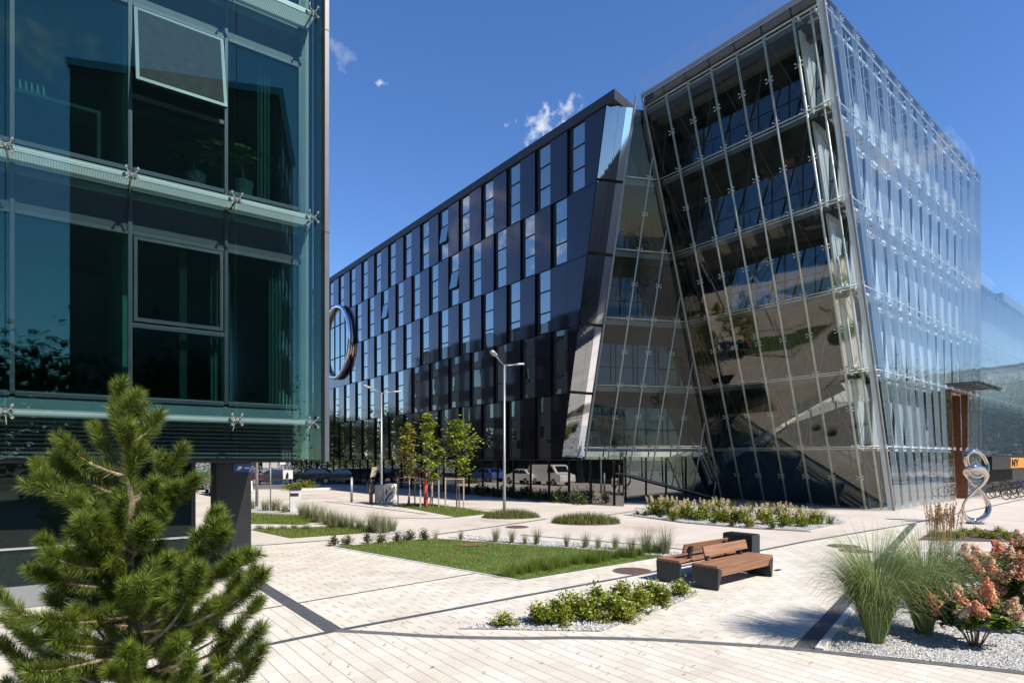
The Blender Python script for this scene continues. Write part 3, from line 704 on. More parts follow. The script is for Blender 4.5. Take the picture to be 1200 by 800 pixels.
for i in range(7):
    m = MB(); m.prism([Rp(i/7+.004, ZL[-1]+.03), Rp((i+1)/7-.004, ZL[-1]+.03), Rp((i+1)/7-.004, ZT+.75), Rp(i/7+.004, ZT+.75)], NI*.016); m.build('parapet_pane', M_bgl, RF)
for j, zz in enumerate(ZL[1:]):
    m = MB(); m.prism([Rp(.02, zz-.16, .2), Rp(.985, zz-.16, .2), Rp(.985, zz-.16, 1.15), Rp(.02, zz-.16, 1.15)], (0, 0, .05)); m.build('walkway', M_steeld, OB)
def flat(p, z): return V((p.x, p.y, z))
def inner(fn, name, n, lo=0, hi=1.0, gm_=None):
    """stepped rooms behind the leaning skin: upright glazing under a deep dark slab, storey by storey"""
    for j in range(lo, 6):
        z0, z1 = ZL[j], ZL[j+1]; w = MB(); pts = [fn(hi*i/n, z0, .75) for i in range(n+1)]; dp = (pts[-1]-pts[0]); dp = V((-dp.y, dp.x, 0)).normalized()
        if dp.y < 0: dp = -dp
        w.prism([flat(pts[0], z0-.1), flat(pts[-1], z0-.1), flat(pts[-1], z1-.2), flat(pts[0], z1-.2)], dp*.15)
        iw = w.build(name, M_dark, OB)
        for i in range(n):
            p, q = pts[i], pts[i+1]; d = (q-p).normalized()*.035; f = -dp*.04
            for za, zb_ in ((z0+.14, z0+1.05), (z0+1.11, z0+2.35)):
                m = MB(); m.prism([flat(p+d+f, za), flat(q-d+f, za), flat(q-d+f, zb_), flat(p+d+f, zb_)], dp*.03); m.build('glazing', gm_ or M_inner, iw)
        m = MB(); t0, t1 = fn(0, z1, .3), fn(hi, z1, .3); m.prism([flat(t0, z1-.32), flat(t1, z1-.32), flat(pts[-1], z1-.32)+dp*.1, flat(pts[0], z1-.32)+dp*.1], (0, 0, .28)); sl = m.build('floor_slab', M_dark, OB)
        m = MB(); m.prism([flat(t0, z1-.33)-dp*.03, flat(t1, z1-.33)-dp*.03, flat(t1, z1-.05)-dp*.03, flat(t0, z1-.05)-dp*.03], dp*.025); m.build('slab_edge', M_steeld, sl)
inner(lambda a, z, o: Rp(a*1.3+.1, z, o), 'inner_wall', 8, 1)
m = MB(); m.prism([Rp(.1, .02, 1.2), Rp(1.4, .02, 1.2), Rp(1.4, 3, 1.2), Rp(.1, 3, 1.2)], NI*.05); m.build('lobby_wall', M_inner, OB)
m = MB(); m.prism([Rp(.1, .02, 3.4), Rp(1.4, .02, 3.4), Rp(1.4, ZL[-1], 3.4), Rp(.1, ZL[-1], 3.4)], NI*.05); m.build('core_wall', M_dark, OB)
# silver bands inside the glass
nR = (D2.cross(wR)).normalized()
def onR(u, v, off): return hit(u, v, E0+NI*off, nR)
m = MB(); m.prism([onR(846, 531, .75), onR(905, 503, .75), onR(1000, 452, .75), onR(1004, 470, .75), onR(962, 471, .75), onR(915, 503, .75), onR(850, 543, .75)], NI*.1); m.build('ramp_band', M_silver, OB)
m = MB(); m.prism([onR(973, 303, .6), onR(992, 297, .6), onR(1014, 452, .6), onR(991, 455, .6)], NI*.1); m.build('corner_band', M_silver, OB)
m = MB(); m.prism([onR(985, 448, .62), onR(1014, 452, .62), onR(1018, 470, .62), onR(1000, 470, .62)], NI*.1); m.build('corner_band', M_silver, OB)
for q0, q1 in (((905, 385), (845, 515)), ((975, 330), (885, 525)), ((880, 385), (945, 520)), ((860, 400), (850, 500))):
    m = MB(); m.tube([onR(*q0, 1.0), onR(*q1, 1.0)], .05, 6); m.build('tie_rod', M_black, OB)
for i in range(7):
    for j in range(0, 6):
        m = MB(); a0, a1 = (i+.02)/7, (i+.98)/7
        if (i+j) % 2: a0, a1 = a1, a0
        m.tube([Rp(a0, ZL[j]+.1, .3), Rp(a1, ZL[j+1]-.1, .3)], .012, 4); m.build('brace_wire', M_steeld, RF)
# top beam and roof slab of the crystal
m = MB(); m.prism([Rp(0.02, ZL[-1]-.55, .9), Rp(1, ZL[-1]-.55, .9), Rp(1, ZL[-1]+.2, .9), Rp(.02, ZL[-1]+.2, .9)], NI*.3); m.build('top_beam', M_ceil, OB)
m = MB(); m.prism([V((p.x, p.y, ZT-.3)) for p in (Rp(.02, ZT, .15), Rp(1, ZT, .15), Fa(3, 1.8, 0)+NI*6, E0+D3*15.8+NI*.0+D2*16, E0+D3*15.8+D2*.2, E0-D3*7.6+D2*.2)], (0, 0, .28)); m.build('roof', M_cap, OB)
# ---- facet L
def Lp(c, z, off=0):
    l = LBm+(LT-LBm)*((z-2.2)/(ZT-2.2)); r = Rp(1, z); d = r-l; d.z = 0; w = d.length; d = d/max(w, 1e-6)
    p = l+d*c+V((-d.y, d.x, 0))*off; p.z = z; return p
def cw(z):
    l = LBm+(LT-LBm)*((z-2.2)/(ZT-2.2)); d = Rp(1, z)-l; d.z = 0; return d.length
def clip(poly, f):
    out = []
    for i in range(len(poly)):
        p, q = poly[i], poly[(i+1) % len(poly)]; a, b = f(*p), f(*q)
        if a >= 0: out.append(p)
        if a*b < 0: t = a/(a-b); out.append((p[0]+(q[0]-p[0])*t, p[1]+(q[1]-p[1])*t))
    return out
CM = cw(0); zbot = lambda c: 2.2*(1-c/CM)
f_r = lambda c, z: cw(z)-.03-c
f_b = lambda c, z: z-zbot(c)-.03
fr = MB(); fr.tube([Lp(0, 2.2), Lp(0, ZT)], .06, 8); fr.tube([Lp(0, 2.2), Lp(CM, .02)], .05, 8)
LF = fr.build('folded_facade', M_steelm, OB)
ZLL = [-.5]+ZL[1:]
for k in range(7):
    for j in range(6):
        z0, z1 = ZLL[j]+.012, ZLL[j+1]-.012; c0, c1 = k*1.39+.01, (k+1)*1.39-.01
        pg = clip(clip([(c0, z0), (c1, z0), (c1, z1), (c0, z1)], f_r), f_b)
        if len(pg) >= 3:
            dd = V((-.22, .97, 0)); m = MB(); m.prism([Lp(c, z) for c, z in pg], dd*.016); m.build('pane', M_fold, LF)
for k in range(1, 7):
    c = k*1.39; zz = [z*.1 for z in range(0, 206) if f_r(c, z*.1) > 0 and f_b(c, z*.1) > 0]
    if len(zz) > 2:
        m = MB(); m.tube([Lp(c, zz[0], .1), Lp(c, zz[-1], .1)], .04, 8)
        for j in range(6):
            for q in (ZL[j], (ZL[j]+ZL[j+1])/2):
                if zz[0] < q < zz[-1]: fitting(m, Lp(c, q, .03), V((.97, .22, 0)), UP, V((-.22, .97, 0)))
        m.build('mullion', M_steel, LF, smooth=True)
for z in ZL[1:6]:
    m = MB(); m.tube([Lp(0, z, .13), Lp(cw(z)-.05, z, .13)], .035, 8); m.build('rail', M_steel, LF, smooth=True)
    w_ = cw(z); m = MB(); m.prism([Lp(.1, z-.16, .2), Lp(w_-.1, z-.16, .2), Lp(w_-.05, z-.16, 1.3), Lp(.1, z-.16, 1.3)], (0, 0, .05)); m.build('walkway', M_steeld, OB)
inner(lambda a, z, o: Lp(.15+a*(cw(z)+.3), z, o), 'inner_wall', 5, 1, 1.0, M_innerd)
m = MB(); m.prism([Lp(-.2, 2.0, 2.6), Lp(cw(2)+.5, 2.0, 2.6), Lp(cw(20)+.6, 20.2, 2.6), Lp(-.1, 20.2, 2.6)], V((-.02, .1, 0))); m.build('core_wall', M_dark, OB)
nL = (Lp(5, 3)-Lp(0, 3)).cross(Lp(0, 12)-Lp(0, 3)).normalized()
def onL(u, v, off): return hit(u, v, Lp(0, 3, off), nL)
m = MB(); m.prism([onL(668, 522, .5), onL(833, 522, .5), onL(836, 535, .5), onL(684, 535, .5)], V((-.02, .1, 0))); m.build('silver_band', M_silver, OB)
# ---- facet B: the tall clear side and its lower wing
NB = V((.655, -.756, 0)).normalized(); TE = 16.0
TBOT = [i*1.1556 for i in range(10)]+[11.6, 12.8, 13.87, 14.93, 16.0]
NCOL = len(TBOT)-1
TTOP = [-8+24*i/NCOL for i in range(NCOL+1)]
def Bt(i, z): return TBOT[i]+(TTOP[i]-TBOT[i])*z/ZT
def Bp(t, z, off=0): p = E0+D3*t-NB*off; p.z = z; return p
PZ = 6.3
fr = MB(); fr.tube([Bp(TE-.03, .02, .06), Bp(TE-.03, ZT, .06)], .022, 8); fr.box(Bp(-8, ZT-.04, .1), D3*24, -NB*.15, (0, 0, .08))
BF = fr.build('clear_side', M_steeld, OB)
for i in range(NCOL):
    for j in range(7):
        z0, z1 = (ZL[j], ZL[j+1]) if j < 6 else (ZL[6], ZT+.75)
        z0 += .012; z1 -= .012
        if i in (9, 10) and z1 < PZ+.4: continue
        e = [wob.uniform(-.008, .008) for _ in range(4)]
        m = MB(); m.prism([Bp(Bt(i, z0)+.012, z0, e[0]), Bp(Bt(i+1, z0)-.012, z0, e[1]), Bp(Bt(i+1, z1)-.012, z1, e[2]), Bp(Bt(i, z1)+.012, z1, e[3])], -NB*.016)
        m.build('pane' if j < 6 else 'parapet_pane', M_bgl, BF)
for i in range(NCOL+1):
    m = MB(); zlo = .02 if i not in (9, 10, 11) else PZ+.2
    m.prism([Bp(Bt(i, zlo)-.012, zlo, .03), Bp(Bt(i, zlo)+.012, zlo, .03), Bp(Bt(i, ZT)+.012, ZT, .03), Bp(Bt(i, ZT)-.012, ZT, .03)], -NB*.22)
    for z in ZL[1:]:
        if i < NCOL and z > .5: fitting(m, Bp(Bt(i, z), z, 0), D3, UP, -NB, .1)
    m.build('fin', M_fing, BF)
    if i < NCOL:
        m = MB(); mid = lambda z: (Bt(i, z)+Bt(i+1, z))/2; zlo = .02 if i not in (9, 10) else PZ+.2
        for q_ in (.25, .5, .75):
            mid = lambda z: Bt(i, z)+(Bt(i+1, z)-Bt(i, z))*q_; wd_ = .018 if q_ == .5 else .010
            m.prism([Bp(mid(zlo)-wd_, zlo, .3), Bp(mid(zlo)+wd_, zlo, .3), Bp(mid(ZT)+wd_, ZT, .3), Bp(mid(ZT)-wd_, ZT, .3)], -NB*.03)
        m.build('hanger_rod', M_bar, BF)
for zz in ZL[1:]:
    t0 = -8*zz/ZT+.1; m = MB()
    t1_ = TE-.1 if zz > 5 else 10.3
    m.tube([Bp(t0, zz, .12), Bp(t1_, zz, .12)], .03, 6)
    for q in (.35, 1.0): m.box(Bp(t0, zz-.2, q), D3*(t1_-t0), -NB*.06, (0, 0, .1))
    t = t0+.5
    while t < t1_-.2: m.box(Bp(t, zz-.21, .15), D3*.07, -NB*.95, (0, 0, .09)); t += 1.15
    wk = m.build('walkway', M_bar, OB)
    if zz > 5:
        m = MB(); m.box(Bp(t0+.3, zz-.13, .42), D3*(t1_-t0-.4), -NB*.5, (0, 0, .02)); m.build('mesh_deck', M_grate, wk)
for j in range(6):
    z0, z1 = ZL[j], ZL[j+1]; tl = 10.3 if j < 2 else TE-.05
    w = MB(); w.prism([Bp(-8*z0/ZT+.5, z0, 1.15), Bp(tl, z0, 1.15), Bp(tl, z1-.02, 1.15), Bp(-8*z1/ZT+.5, z1-.02, 1.15)], -NB*.1); ib = w.build('inner_wall', M_binn if j > 0 else M_inner, OB)
    t = -8*z0/ZT+1.2
    while t < tl-.3:
        q = MB(); q.box(Bp(t, z0+.1, 1.06), D3*.09, -NB*.085, (0, 0, z1-z0-.3)); q.build('mullion', M_frame, ib); t += 1.7
m = MB(); m.box(Bp(TE-.06, .02, .05), D3*.05, -NB*12, (0, 0, ZT-.4)); m.build('end_wall', M_binn, OB)
# portal cut into the clear side
pt0, pt1 = TBOT[9]+.02, TBOT[11]-.02
def pl(z): return Bt(9, z)
m = MB(); m.prism([Bp(pl(0), .02, .05), Bp(pl(PZ), PZ, .05), Bp(pl(PZ), PZ, 4), Bp(pl(0), .02, 4)], -D3*.08)
m.prism([Bp(pt1, .02, .0), Bp(pt1, PZ, .0), Bp(pt1, PZ, 4), Bp(pt1, .02, 4)], D3*.1)
m.prism([Bp(pt1, .02, 2.6), Bp(pl(0), .02, 2.6), Bp(pl(PZ), PZ, 2.6), Bp(pt1, PZ, 2.6)], -NB*.1)
m.prism([Bp(pt1, PZ, .0), Bp(pl(PZ), PZ, .0), Bp(pl(PZ), PZ, 4), Bp(pt1, PZ, 4)], (0, 0, .12)); po = m.build('portal', M_portal, OB)
m = MB(); m.box(Bp(pl(0)+.5, .02, 2.55), D3*1.5, -NB*.04, (0, 0, 2.4)); dr = m.build('door', M_portal, OB)
m = MB(); m.box(Bp(pl(0)+1.25, .9, 2.5), D3*.04, -NB*.04, (0, 0, .7)); m.build('handle', M_steel, dr)
cn = MB()
for k in range(12): cn.box(Bp(9.2+k*.48, PZ+.35+.02*(k % 3), -1.3), D3*.3, -NB*1.6, (0, 0, .07))
for q in (-1.2, .1): cn.box(Bp(9.0, PZ+.26, q), D3*5.9, -NB*.09, (0, 0, .09))
cn.build('canopy', M_frame, OB)
# lower wing
WZ = 13.7; ZW = [2.7, 6.45, 9.95, 13.4]; WN = 20; wl = 38.0
for i in range(WN):
    for j in range(4):
        z0, z1 = (ZW[j]+.012, ZW[j+1]-.012) if j < 3 else (ZW[3], WZ+.7); t0, t1 = TE+.05+wl*i/WN, TE+.03+wl*(i+1)/WN
        e = [wob.uniform(-.008, .008) for _ in range(4)]
        m = MB(); m.prism([Bp(t0, z0, e[0]), Bp(t1, z0, e[1]), Bp(t1, z1, e[2]), Bp(t0, z1, e[3])], -NB*.016); m.build('pane' if j < 3 else 'parapet_pane', M_bgl, BF)
for j in range(3):
    m = MB(); m.box(Bp(TE, ZW[j], 1.15), D3*wl, -NB*.1, (0, 0, ZW[j+1]-ZW[j]-.02)); m.build('inner_wall', M_binn if j else M_inner, OB)
    m = MB(); m.box(Bp(TE, ZW[j+1]-.2, .35), D3*wl, -NB*.06, (0, 0, .1)); m.box(Bp(TE, ZW[j+1]-.2, 1.0), D3*wl, -NB*.06, (0, 0, .1))
    t = TE+.4
    while t < TE+wl: m.box(Bp(t, ZW[j+1]-.21, .15), D3*.07, -NB*.95, (0, 0, .09)); t += 1.15
    m.build('walkway', M_bar, OB)
for i in range(WN*2):
    m = MB(); m.box(Bp(TE+.04+wl*i/WN/2, ZW[0], .03), D3*.024, -NB*.2, (0, 0, WZ-ZW[0])); m.build('fin', M_fing, BF)
m = MB(); m.prism([Bp(TE, WZ-.25, .1), Bp(TE+wl, WZ-.25, .1), Bp(TE+wl, WZ-.25, 18), Bp(TE, WZ-.25, 18)], (0, 0, .25)); m.build('roof', M_cap, OB)
m = MB(); m.box(Bp(12.9, .02, .9), D3*(TE+wl-12.9), -NB*.1, (0, 0, 2.68)); m.build('ground_wall', M_dark, OB)
m = MB(); m.box(Bp(12.95, 2.58, .0), D3*(TE+wl-12.95), -NB*.9, (0, 0, .1)); m.build('soffit', M_black, OB)
pc = P(1176, 362, 56); m = MB(); m.box(V((pc.x, 56, WZ)), D3*16, -NB*8, (0, 0, 17.6-WZ)); m.build('plant_room', M_greyb, OB)
# sign board under the soffit of the lower wing
sg = thing('sign_board', Bp(19, 2.0, -.1), 'dark shop sign with orange panel lettered NY below the glass wing', 'sign')
m = MB(); m.box(Bp(18.2, 1.72, -.12), D3*12, -NB*.12, (0, 0, .86)); m.build('backing', M_board, sg)
m = MB(); m.box(Bp(23.5, 1.78, -.15), D3*6, -NB*.03, (0, 0, .74)); m.build('panel', M_orange, sg)
def letter(strokes, t, sx, sz):
    m = MB()
    for (x0, y0, x1, y1) in strokes: m.tube([Bp(t+x0*sx, 1.9+y0*sz, -.17), Bp(t+x1*sx, 1.9+y1*sz, -.17)], .045, 6)
    m.build('letter', M_board, sg)
letter([(0, 0, 0, 1), (0, 1, 1, 0), (1, 0, 1, 1)], 23.85, .8, .5); letter([(0, 1, .5, .5), (1, 1, .5, .5), (.5, .5, .5, 0)], 25.05, .8, .5)
# ================================================================== STREET FURNITURE
def lamp(c, top, arms, label, rz=0):
    b = thing('street_lamp', c, label, 'street lamp', 'double armed street lamps', False, rz)
    m = MB(); m.tube([(0, 0, 0), (0, 0, 1.0), (0, 0, top)], [.075, .07, .045], 12); m.cyl((0, 0, 0), .12, .02, 12); m.build('pole', M_lamp, b, smooth=True)
    for (dx, dy, dz, hx, hz) in arms:
        m = MB(); m.tube([(0, 0, top-.02), (dx*.45, dy*.45, top-.02+dz*.4), (dx, dy, top+dz)], .03, 8); ar = m.build('arm', M_lamp, b, smooth=True)
        d = V((dx, dy, dz)).normalized(); w = V((-d.y, d.x, 0)).normalized(); o = V((dx, dy, top+dz)); u = d.cross(w)
        if u.z < 0: u = -u
        m = MB(); m.prism([o-w*.05-u*.02, o+d*.12-w*.12-u*.02, o+d*hx-w*.11-u*.02, o+d*(hx+.06)-w*.04-u*.02, o+d*(hx+.06)+w*.04-u*.02, o+d*hx+w*.11-u*.02, o+d*.12+w*.12-u*.02, o+w*.05-u*.02], u*.07)
        m.build('lamp_head', M_lamphead, ar, bevel=.01)
    return b
lamp(G(591, 597.5), 6.85, [(-.36, -.75, .28, .46, 0), (.52, .2, .05, .40, 0)], 'tall double armed lamp standing beside the low sedge mound')
lamp(G(447, 588), 6.15, [(-.48, -.4, .18, .46, 0), (.55, .2, .05, .5, 0)], 'double armed lamp behind the pale utility cabinet')
# poles and signs left of the lawns
b = thing('sign_post', G(301, 593), 'thick bare grey pole rising past the soffit beside the dark pillar', 'pole')
m = MB(); m.tube([G(301, 593), G(301, 593)+UP*5.4], [.075, .06], 10); m.build('pole', M_lamp, b, smooth=True)
def signpost(u, v, hgt, plates, label, r=.03):
    c = G(u, v); b = thing('sign_post', c, label, 'sign'); m = MB(); m.tube([c, c+UP*hgt], r, 8); m.build('pole', M_lamp, b, smooth=True)
    for (x, z, w, h, mt) in plates:
        q = MB(); q.box(c+V((x, -.05, z)), V((w, 0, 0)), V((0, .015, 0)), (0, 0, h)); q.build('plate', mt, b)
    return b
signpost(317, 597, 2.75, [(-.36, 2.0, .30, .55, M_utility), (.04, 2.0, .30, .55, M_utility)], 'thin post with two pale plates seen from behind')
signpost(331.5, 570, 2.45, [(-.24, 1.95, .48, .42, M_sign_w)], 'small white traffic sign on a thin post by the parked cars')
b = thing('notice_board', G(337, 570), 'white poster board with a dark figure in front of parked cars', 'notice board')
c = G(337, 570); m = MB(); m.box(c+V((-.4, 0, .68)), V((.85, 0, 0)), V((0, .04, 0)), (0, 0, .78)); m.build('board', M_sign_w, b)
m = MB(); m.prism([c+V((-.2, -.012, .72)), c+V((.08, -.012, .72)), c+V((.1, -.012, 1.1)), c+V((.0, -.012, 1.3)), c+V((-.12, -.012, 1.1))], V((0, .008, 0))); m.build('figure', M_board, b)
for x in (-.33, .35):
    m = MB(); m.box(c+V((x, .01, 0)), V((.04, 0, 0)), V((0, .04, 0)), (0, 0, .68)); m.build('leg', M_lamp, b)
c = G(346, 599); b = thing('litter_bin', c, 'pale concrete litter bin with dark slot among the grasses', 'bin')
m = MB(); m.cbox(c, .48, .48, .95, .4); m.build('body', M_utility, b, bevel=.015)
m = MB(); m.cbox(c+UP*.99, .54, .54, .06, .4); m.build('lid', M_black, b)
m = MB(); m.cbox(c+V((.03, -.2, .72)), .36, .12, .14, .4); m.build('slot', M_black, b)
c = G(412, 588); b = thing('bollard', c, 'single slim grey bollard between the grasses and the cabinet', 'bollard')
m = MB(); m.cyl(c, .075, 1.38, 12); m.build('post', M_lamp, b, smooth=True); m = MB(); m.cyl(c+UP*1.38, .08, .03, 12); m.build('cap', M_steeld, b)
# charging post with a coiled cable
c = G(434.5, 590); b = thing('charging_post', c, 'charging post with coiled dark cable and a tilted beige board', 'charging post')
m = MB(); m.box(c+V((-.09, 0, 0)), V((.18, 0, 0)), V((0, .14, 0)), (0, 0, 1.05)); m.build('body', plain('charger_brown', (.17, .1, .08), .6), b, bevel=.01)
m = MB(); m.tube([c+V((.02+.19*math.cos(a), -.06-.002*i, .92+.42*math.sin(a))) for i, a in enumerate([k*.35 for k in range(38)])], .022, 6); m.build('cable', M_tyre, b, smooth=True)
m = MB(); m.tube([c+V((0, .05, 1.0)), c+V((.05, .05, 1.75))], .03, 6); st = m.build('arm', M_lamp, b)
m = MB(); m.prism([c+V((-.04, .0, 1.42)), c+V((.24, .0, 1.46)), c+V((.36, .0, 2.0)), c+V((.08, .0, 1.98))], V((0, .04, 0))); m.build('board', plain('beige_board', (.42, .36, .25), .7), b)
c = G(441, 590); b = thing('utility_cabinet', c, 'pale grey double utility cabinet with dark graffiti streak', 'cabinet')
an = -.12
m = MB(); m.cbox(c+V((.17, .25, .04)), .5, .45, .98, an); m.build('cabinet', M_utility, b, bevel=.012)
m = MB(); m.cbox(c+V((.72, .2, .04)), .56, .5, 1.02, an); cb = m.build('cabinet', M_sign_w, b, bevel=.012)
m = MB(); m.cbox(c+V((.42, .22, 0)), 1.1, .4, .05, an); m.build('base', M_plinth, b)
m = MB(); m.prism([c+V((.46, -.065, .15)), c+V((.52, -.07, .12)), c+V((.68, -.09, .4)), c+V((.9, -.115, .6)), c+V((.9, -.115, .7)), c+V((.64, -.085, .46))], V((0, .02, 0)))
m.prism([c+V((.5, -.07, .5)), c+V((.57, -.078, .5)), c+V((.62, -.083, .72)), c+V((.55, -.076, .8))], V((0, .02, 0))); m.build('graffiti', M_black, cb)
m = MB(); m.prism([c+V((.7, -.095, .78)), c+V((.82, -.108, .76)), c+V((.84, -.11, .9)), c+V((.72, -.097, .92))], V((0, .02, 0))); m.build('sticker', M_yellow, cb)
def manhole(u, v, r, label):
    c = G(u, v); b = thing('manhole_cover', c, label, 'manhole cover')
    m = MB(); m.tube([c+V((0, 0, -.01)), c+V((0, 0, .004))], r, 28); m.build('ring', M_kerb, b)
    m = MB(); m.tube([c+V((0, 0, -.01)), c+V((0, 0, .009))], r*.88, 28)
    for k in range(-4, 5): w = math.sqrt(max(0, (.8*r)**2-(k*r*.18)**2)); m.box(c+V((-w, k*r*.18, .009)), V((2*w, 0, 0)), V((0, r*.07, 0)), (0, 0, .004))
    m.build('lid', M_mh, b)
manhole(741, 668.5, .42, 'rusty brown manhole cover left of the double bench')
manhole(989, 639.5, .42, 'brown manhole cover on the concrete beyond the bench')
manhole(1003, 645, .40, 'greyish manhole cover just in front of the brown one')
manhole(606, 617, .42, 'brown manhole cover behind the gravel strip tufts')
c = G(911.5, 667.5); b = tag(MB().cbox(c+UP*-.005, .22, .07, .012, A3).build('drain_slot', M_black), 'small dark drain slot in pavers right of the bench', 'drain')
# ------------------------------------------------------------------ double bench and bin
def bench(ang, origin, back_y, b0, b1, lean, label):
    """local x along the bench, y away from its open side"""
    t = thing('park_bench', origin, label, 'bench', 'back to back wooden benches', False, ang)
    LN, WD, HT = 2.1, .56, .445
    for y in range(4):
        m = MB(); m.box((-.01, .015+y*.136, HT-.05), (LN+.02, 0, 0), (0, .128, 0), (0, 0, .05)); m.build('seat', M_wood, t, bevel=.006)
    m = MB(); m.prism([(.06, .04, HT-.21), (.06, .0, HT-.052), (.06, .045, HT-.052), (.06, .085, HT-.21)], (LN-.12, 0, 0)); m.build('apron', M_wood, t, bevel=.004)
    for x, sg in ((0, 1), (LN, -1)):
        m = MB(); i = .11*sg
        m.prism([(x, .02, 0), (x, WD-.02, 0), (x, WD, HT-.052), (x, 0, HT-.052)], (.05*sg, 0, 0))
        m.add([(x+.05*sg, .02, 0), (x+.05*sg, .03, 0), (x+.05*sg, 0, HT-.052), (x+.17*sg, .012, HT-.052), (x+.05*sg, .06, HT-.052)], [(0, 2, 3), (0, 3, 1), (1, 3, 4)])
        m.build('end_panel', M_bench, t, bevel=.006)
    m = MB(); m.prism([(b0, back_y, HT+.11), (b0, back_y+.04, HT+.11), (b0, back_y+.04+lean, HT+.29), (b0, back_y+lean, HT+.29)], (b1-b0, 0, 0)); bk = m.build('backrest', M_wood, t, bevel=.006)
    for x in (b0+.14, b1-.2):
        m = MB(); m.prism([(x, back_y+.045, HT-.02), (x, back_y+.10, HT-.02), (x, back_y+.10+lean, HT+.25), (x, back_y+.045+lean, HT+.25)], (.09, 0, 0)); m.build('bracket', M_bench, t, bevel=.004)
    return t
N0 = G(842, 692); ND = V((-D3.y, D3.x, 0))
bench(A3, N0, .42, .25, 1.85, .05, 'wooden bench with dark steel ends nearest the pavers at right')
# the second bench faces the other way
o2 = N0+ND*(.81+.56)+D3*2.1
bench(A3+math.pi, o2, .42, .25, 1.85, .05, 'wooden bench with dark steel ends behind, facing the lawn')
c = N0+ND*.48+D3*2.14; b = thing('planter_box', c, 'black steel box standing at the far end of the benches', 'planter box')
m = MB(); m.box(c, D3*.34, ND*.68, (0, 0, .79)); m.build('body', M_bench, b, bevel=.008); m = MB(); m.box(c+UP*.79+D3*.02+ND*.02, D3*.30, ND*.64, (0, 0, .012)); m.build('lid', M_black, b)
# ------------------------------------------------------------------ chrome sculpture
sc0 = G(1143, 613); YS = sc0.y
def sp(u, v, dy): p = P(u, v, YS+dy); return p
def closed(pts, n=8):
    out = []; m = len(pts)
    for i in range(m):
        a, b, c, d = pts[i-1], pts[i], pts[(i+1) % m], pts[(i+2) % m]
        for k in range(n):
            t = k/n; out.append(.5*((2*b)+(c-a)*t+(2*a-5*b+4*c-d)*t*t+(3*b-a-3*c+d)*t**3))
    return out
b = thing('sculpture', sc0, 'polished chrome looped sculpture on the planted bed by the entrance', 'sculpture')
l1 = closed([sp(*q) for q in ((1143, 610, 0), (1155, 604, .05), (1158.5, 593, .12), (1153, 580, .12), (1144, 570, .1), (1135, 560, .05), (1131, 553, -.15), (1137, 548.5, -.32), (1149, 549, -.32), (1156, 556, -.2), (1152, 566, -.14), (1142, 575, -.12), (1131, 587, -.12), (1128.5, 598, -.06), (1133, 607, 0))])
m = MB(); m.tube(l1, [.095+.035*math.sin(i*2*math.pi/len(l1)*2+1) for i in range(len(l1))], 14, True, .62); m.build('loop', M_chrome, b, smooth=True)
l2 = closed([sp(*q) for q in ((1132, 540, .25), (1133, 531, .22), (1140, 527.5, .2), (1150, 532, .2), (1156.5, 543, .22), (1156, 553, .15), (1147, 558, .1), (1139, 555, .2))])
m = MB(); m.tube(l2, [.095+.06*max(0, math.cos((i/len(l2)-.12)*2*math.pi)) for i in range(len(l2))], 14, True, .6); m.build('loop', M_chrome, b, smooth=True)
m = MB(); m.cyl(sc0+V((0, 0, -.01)), .28, .06, 20); m.build('base', M_steeld, b)
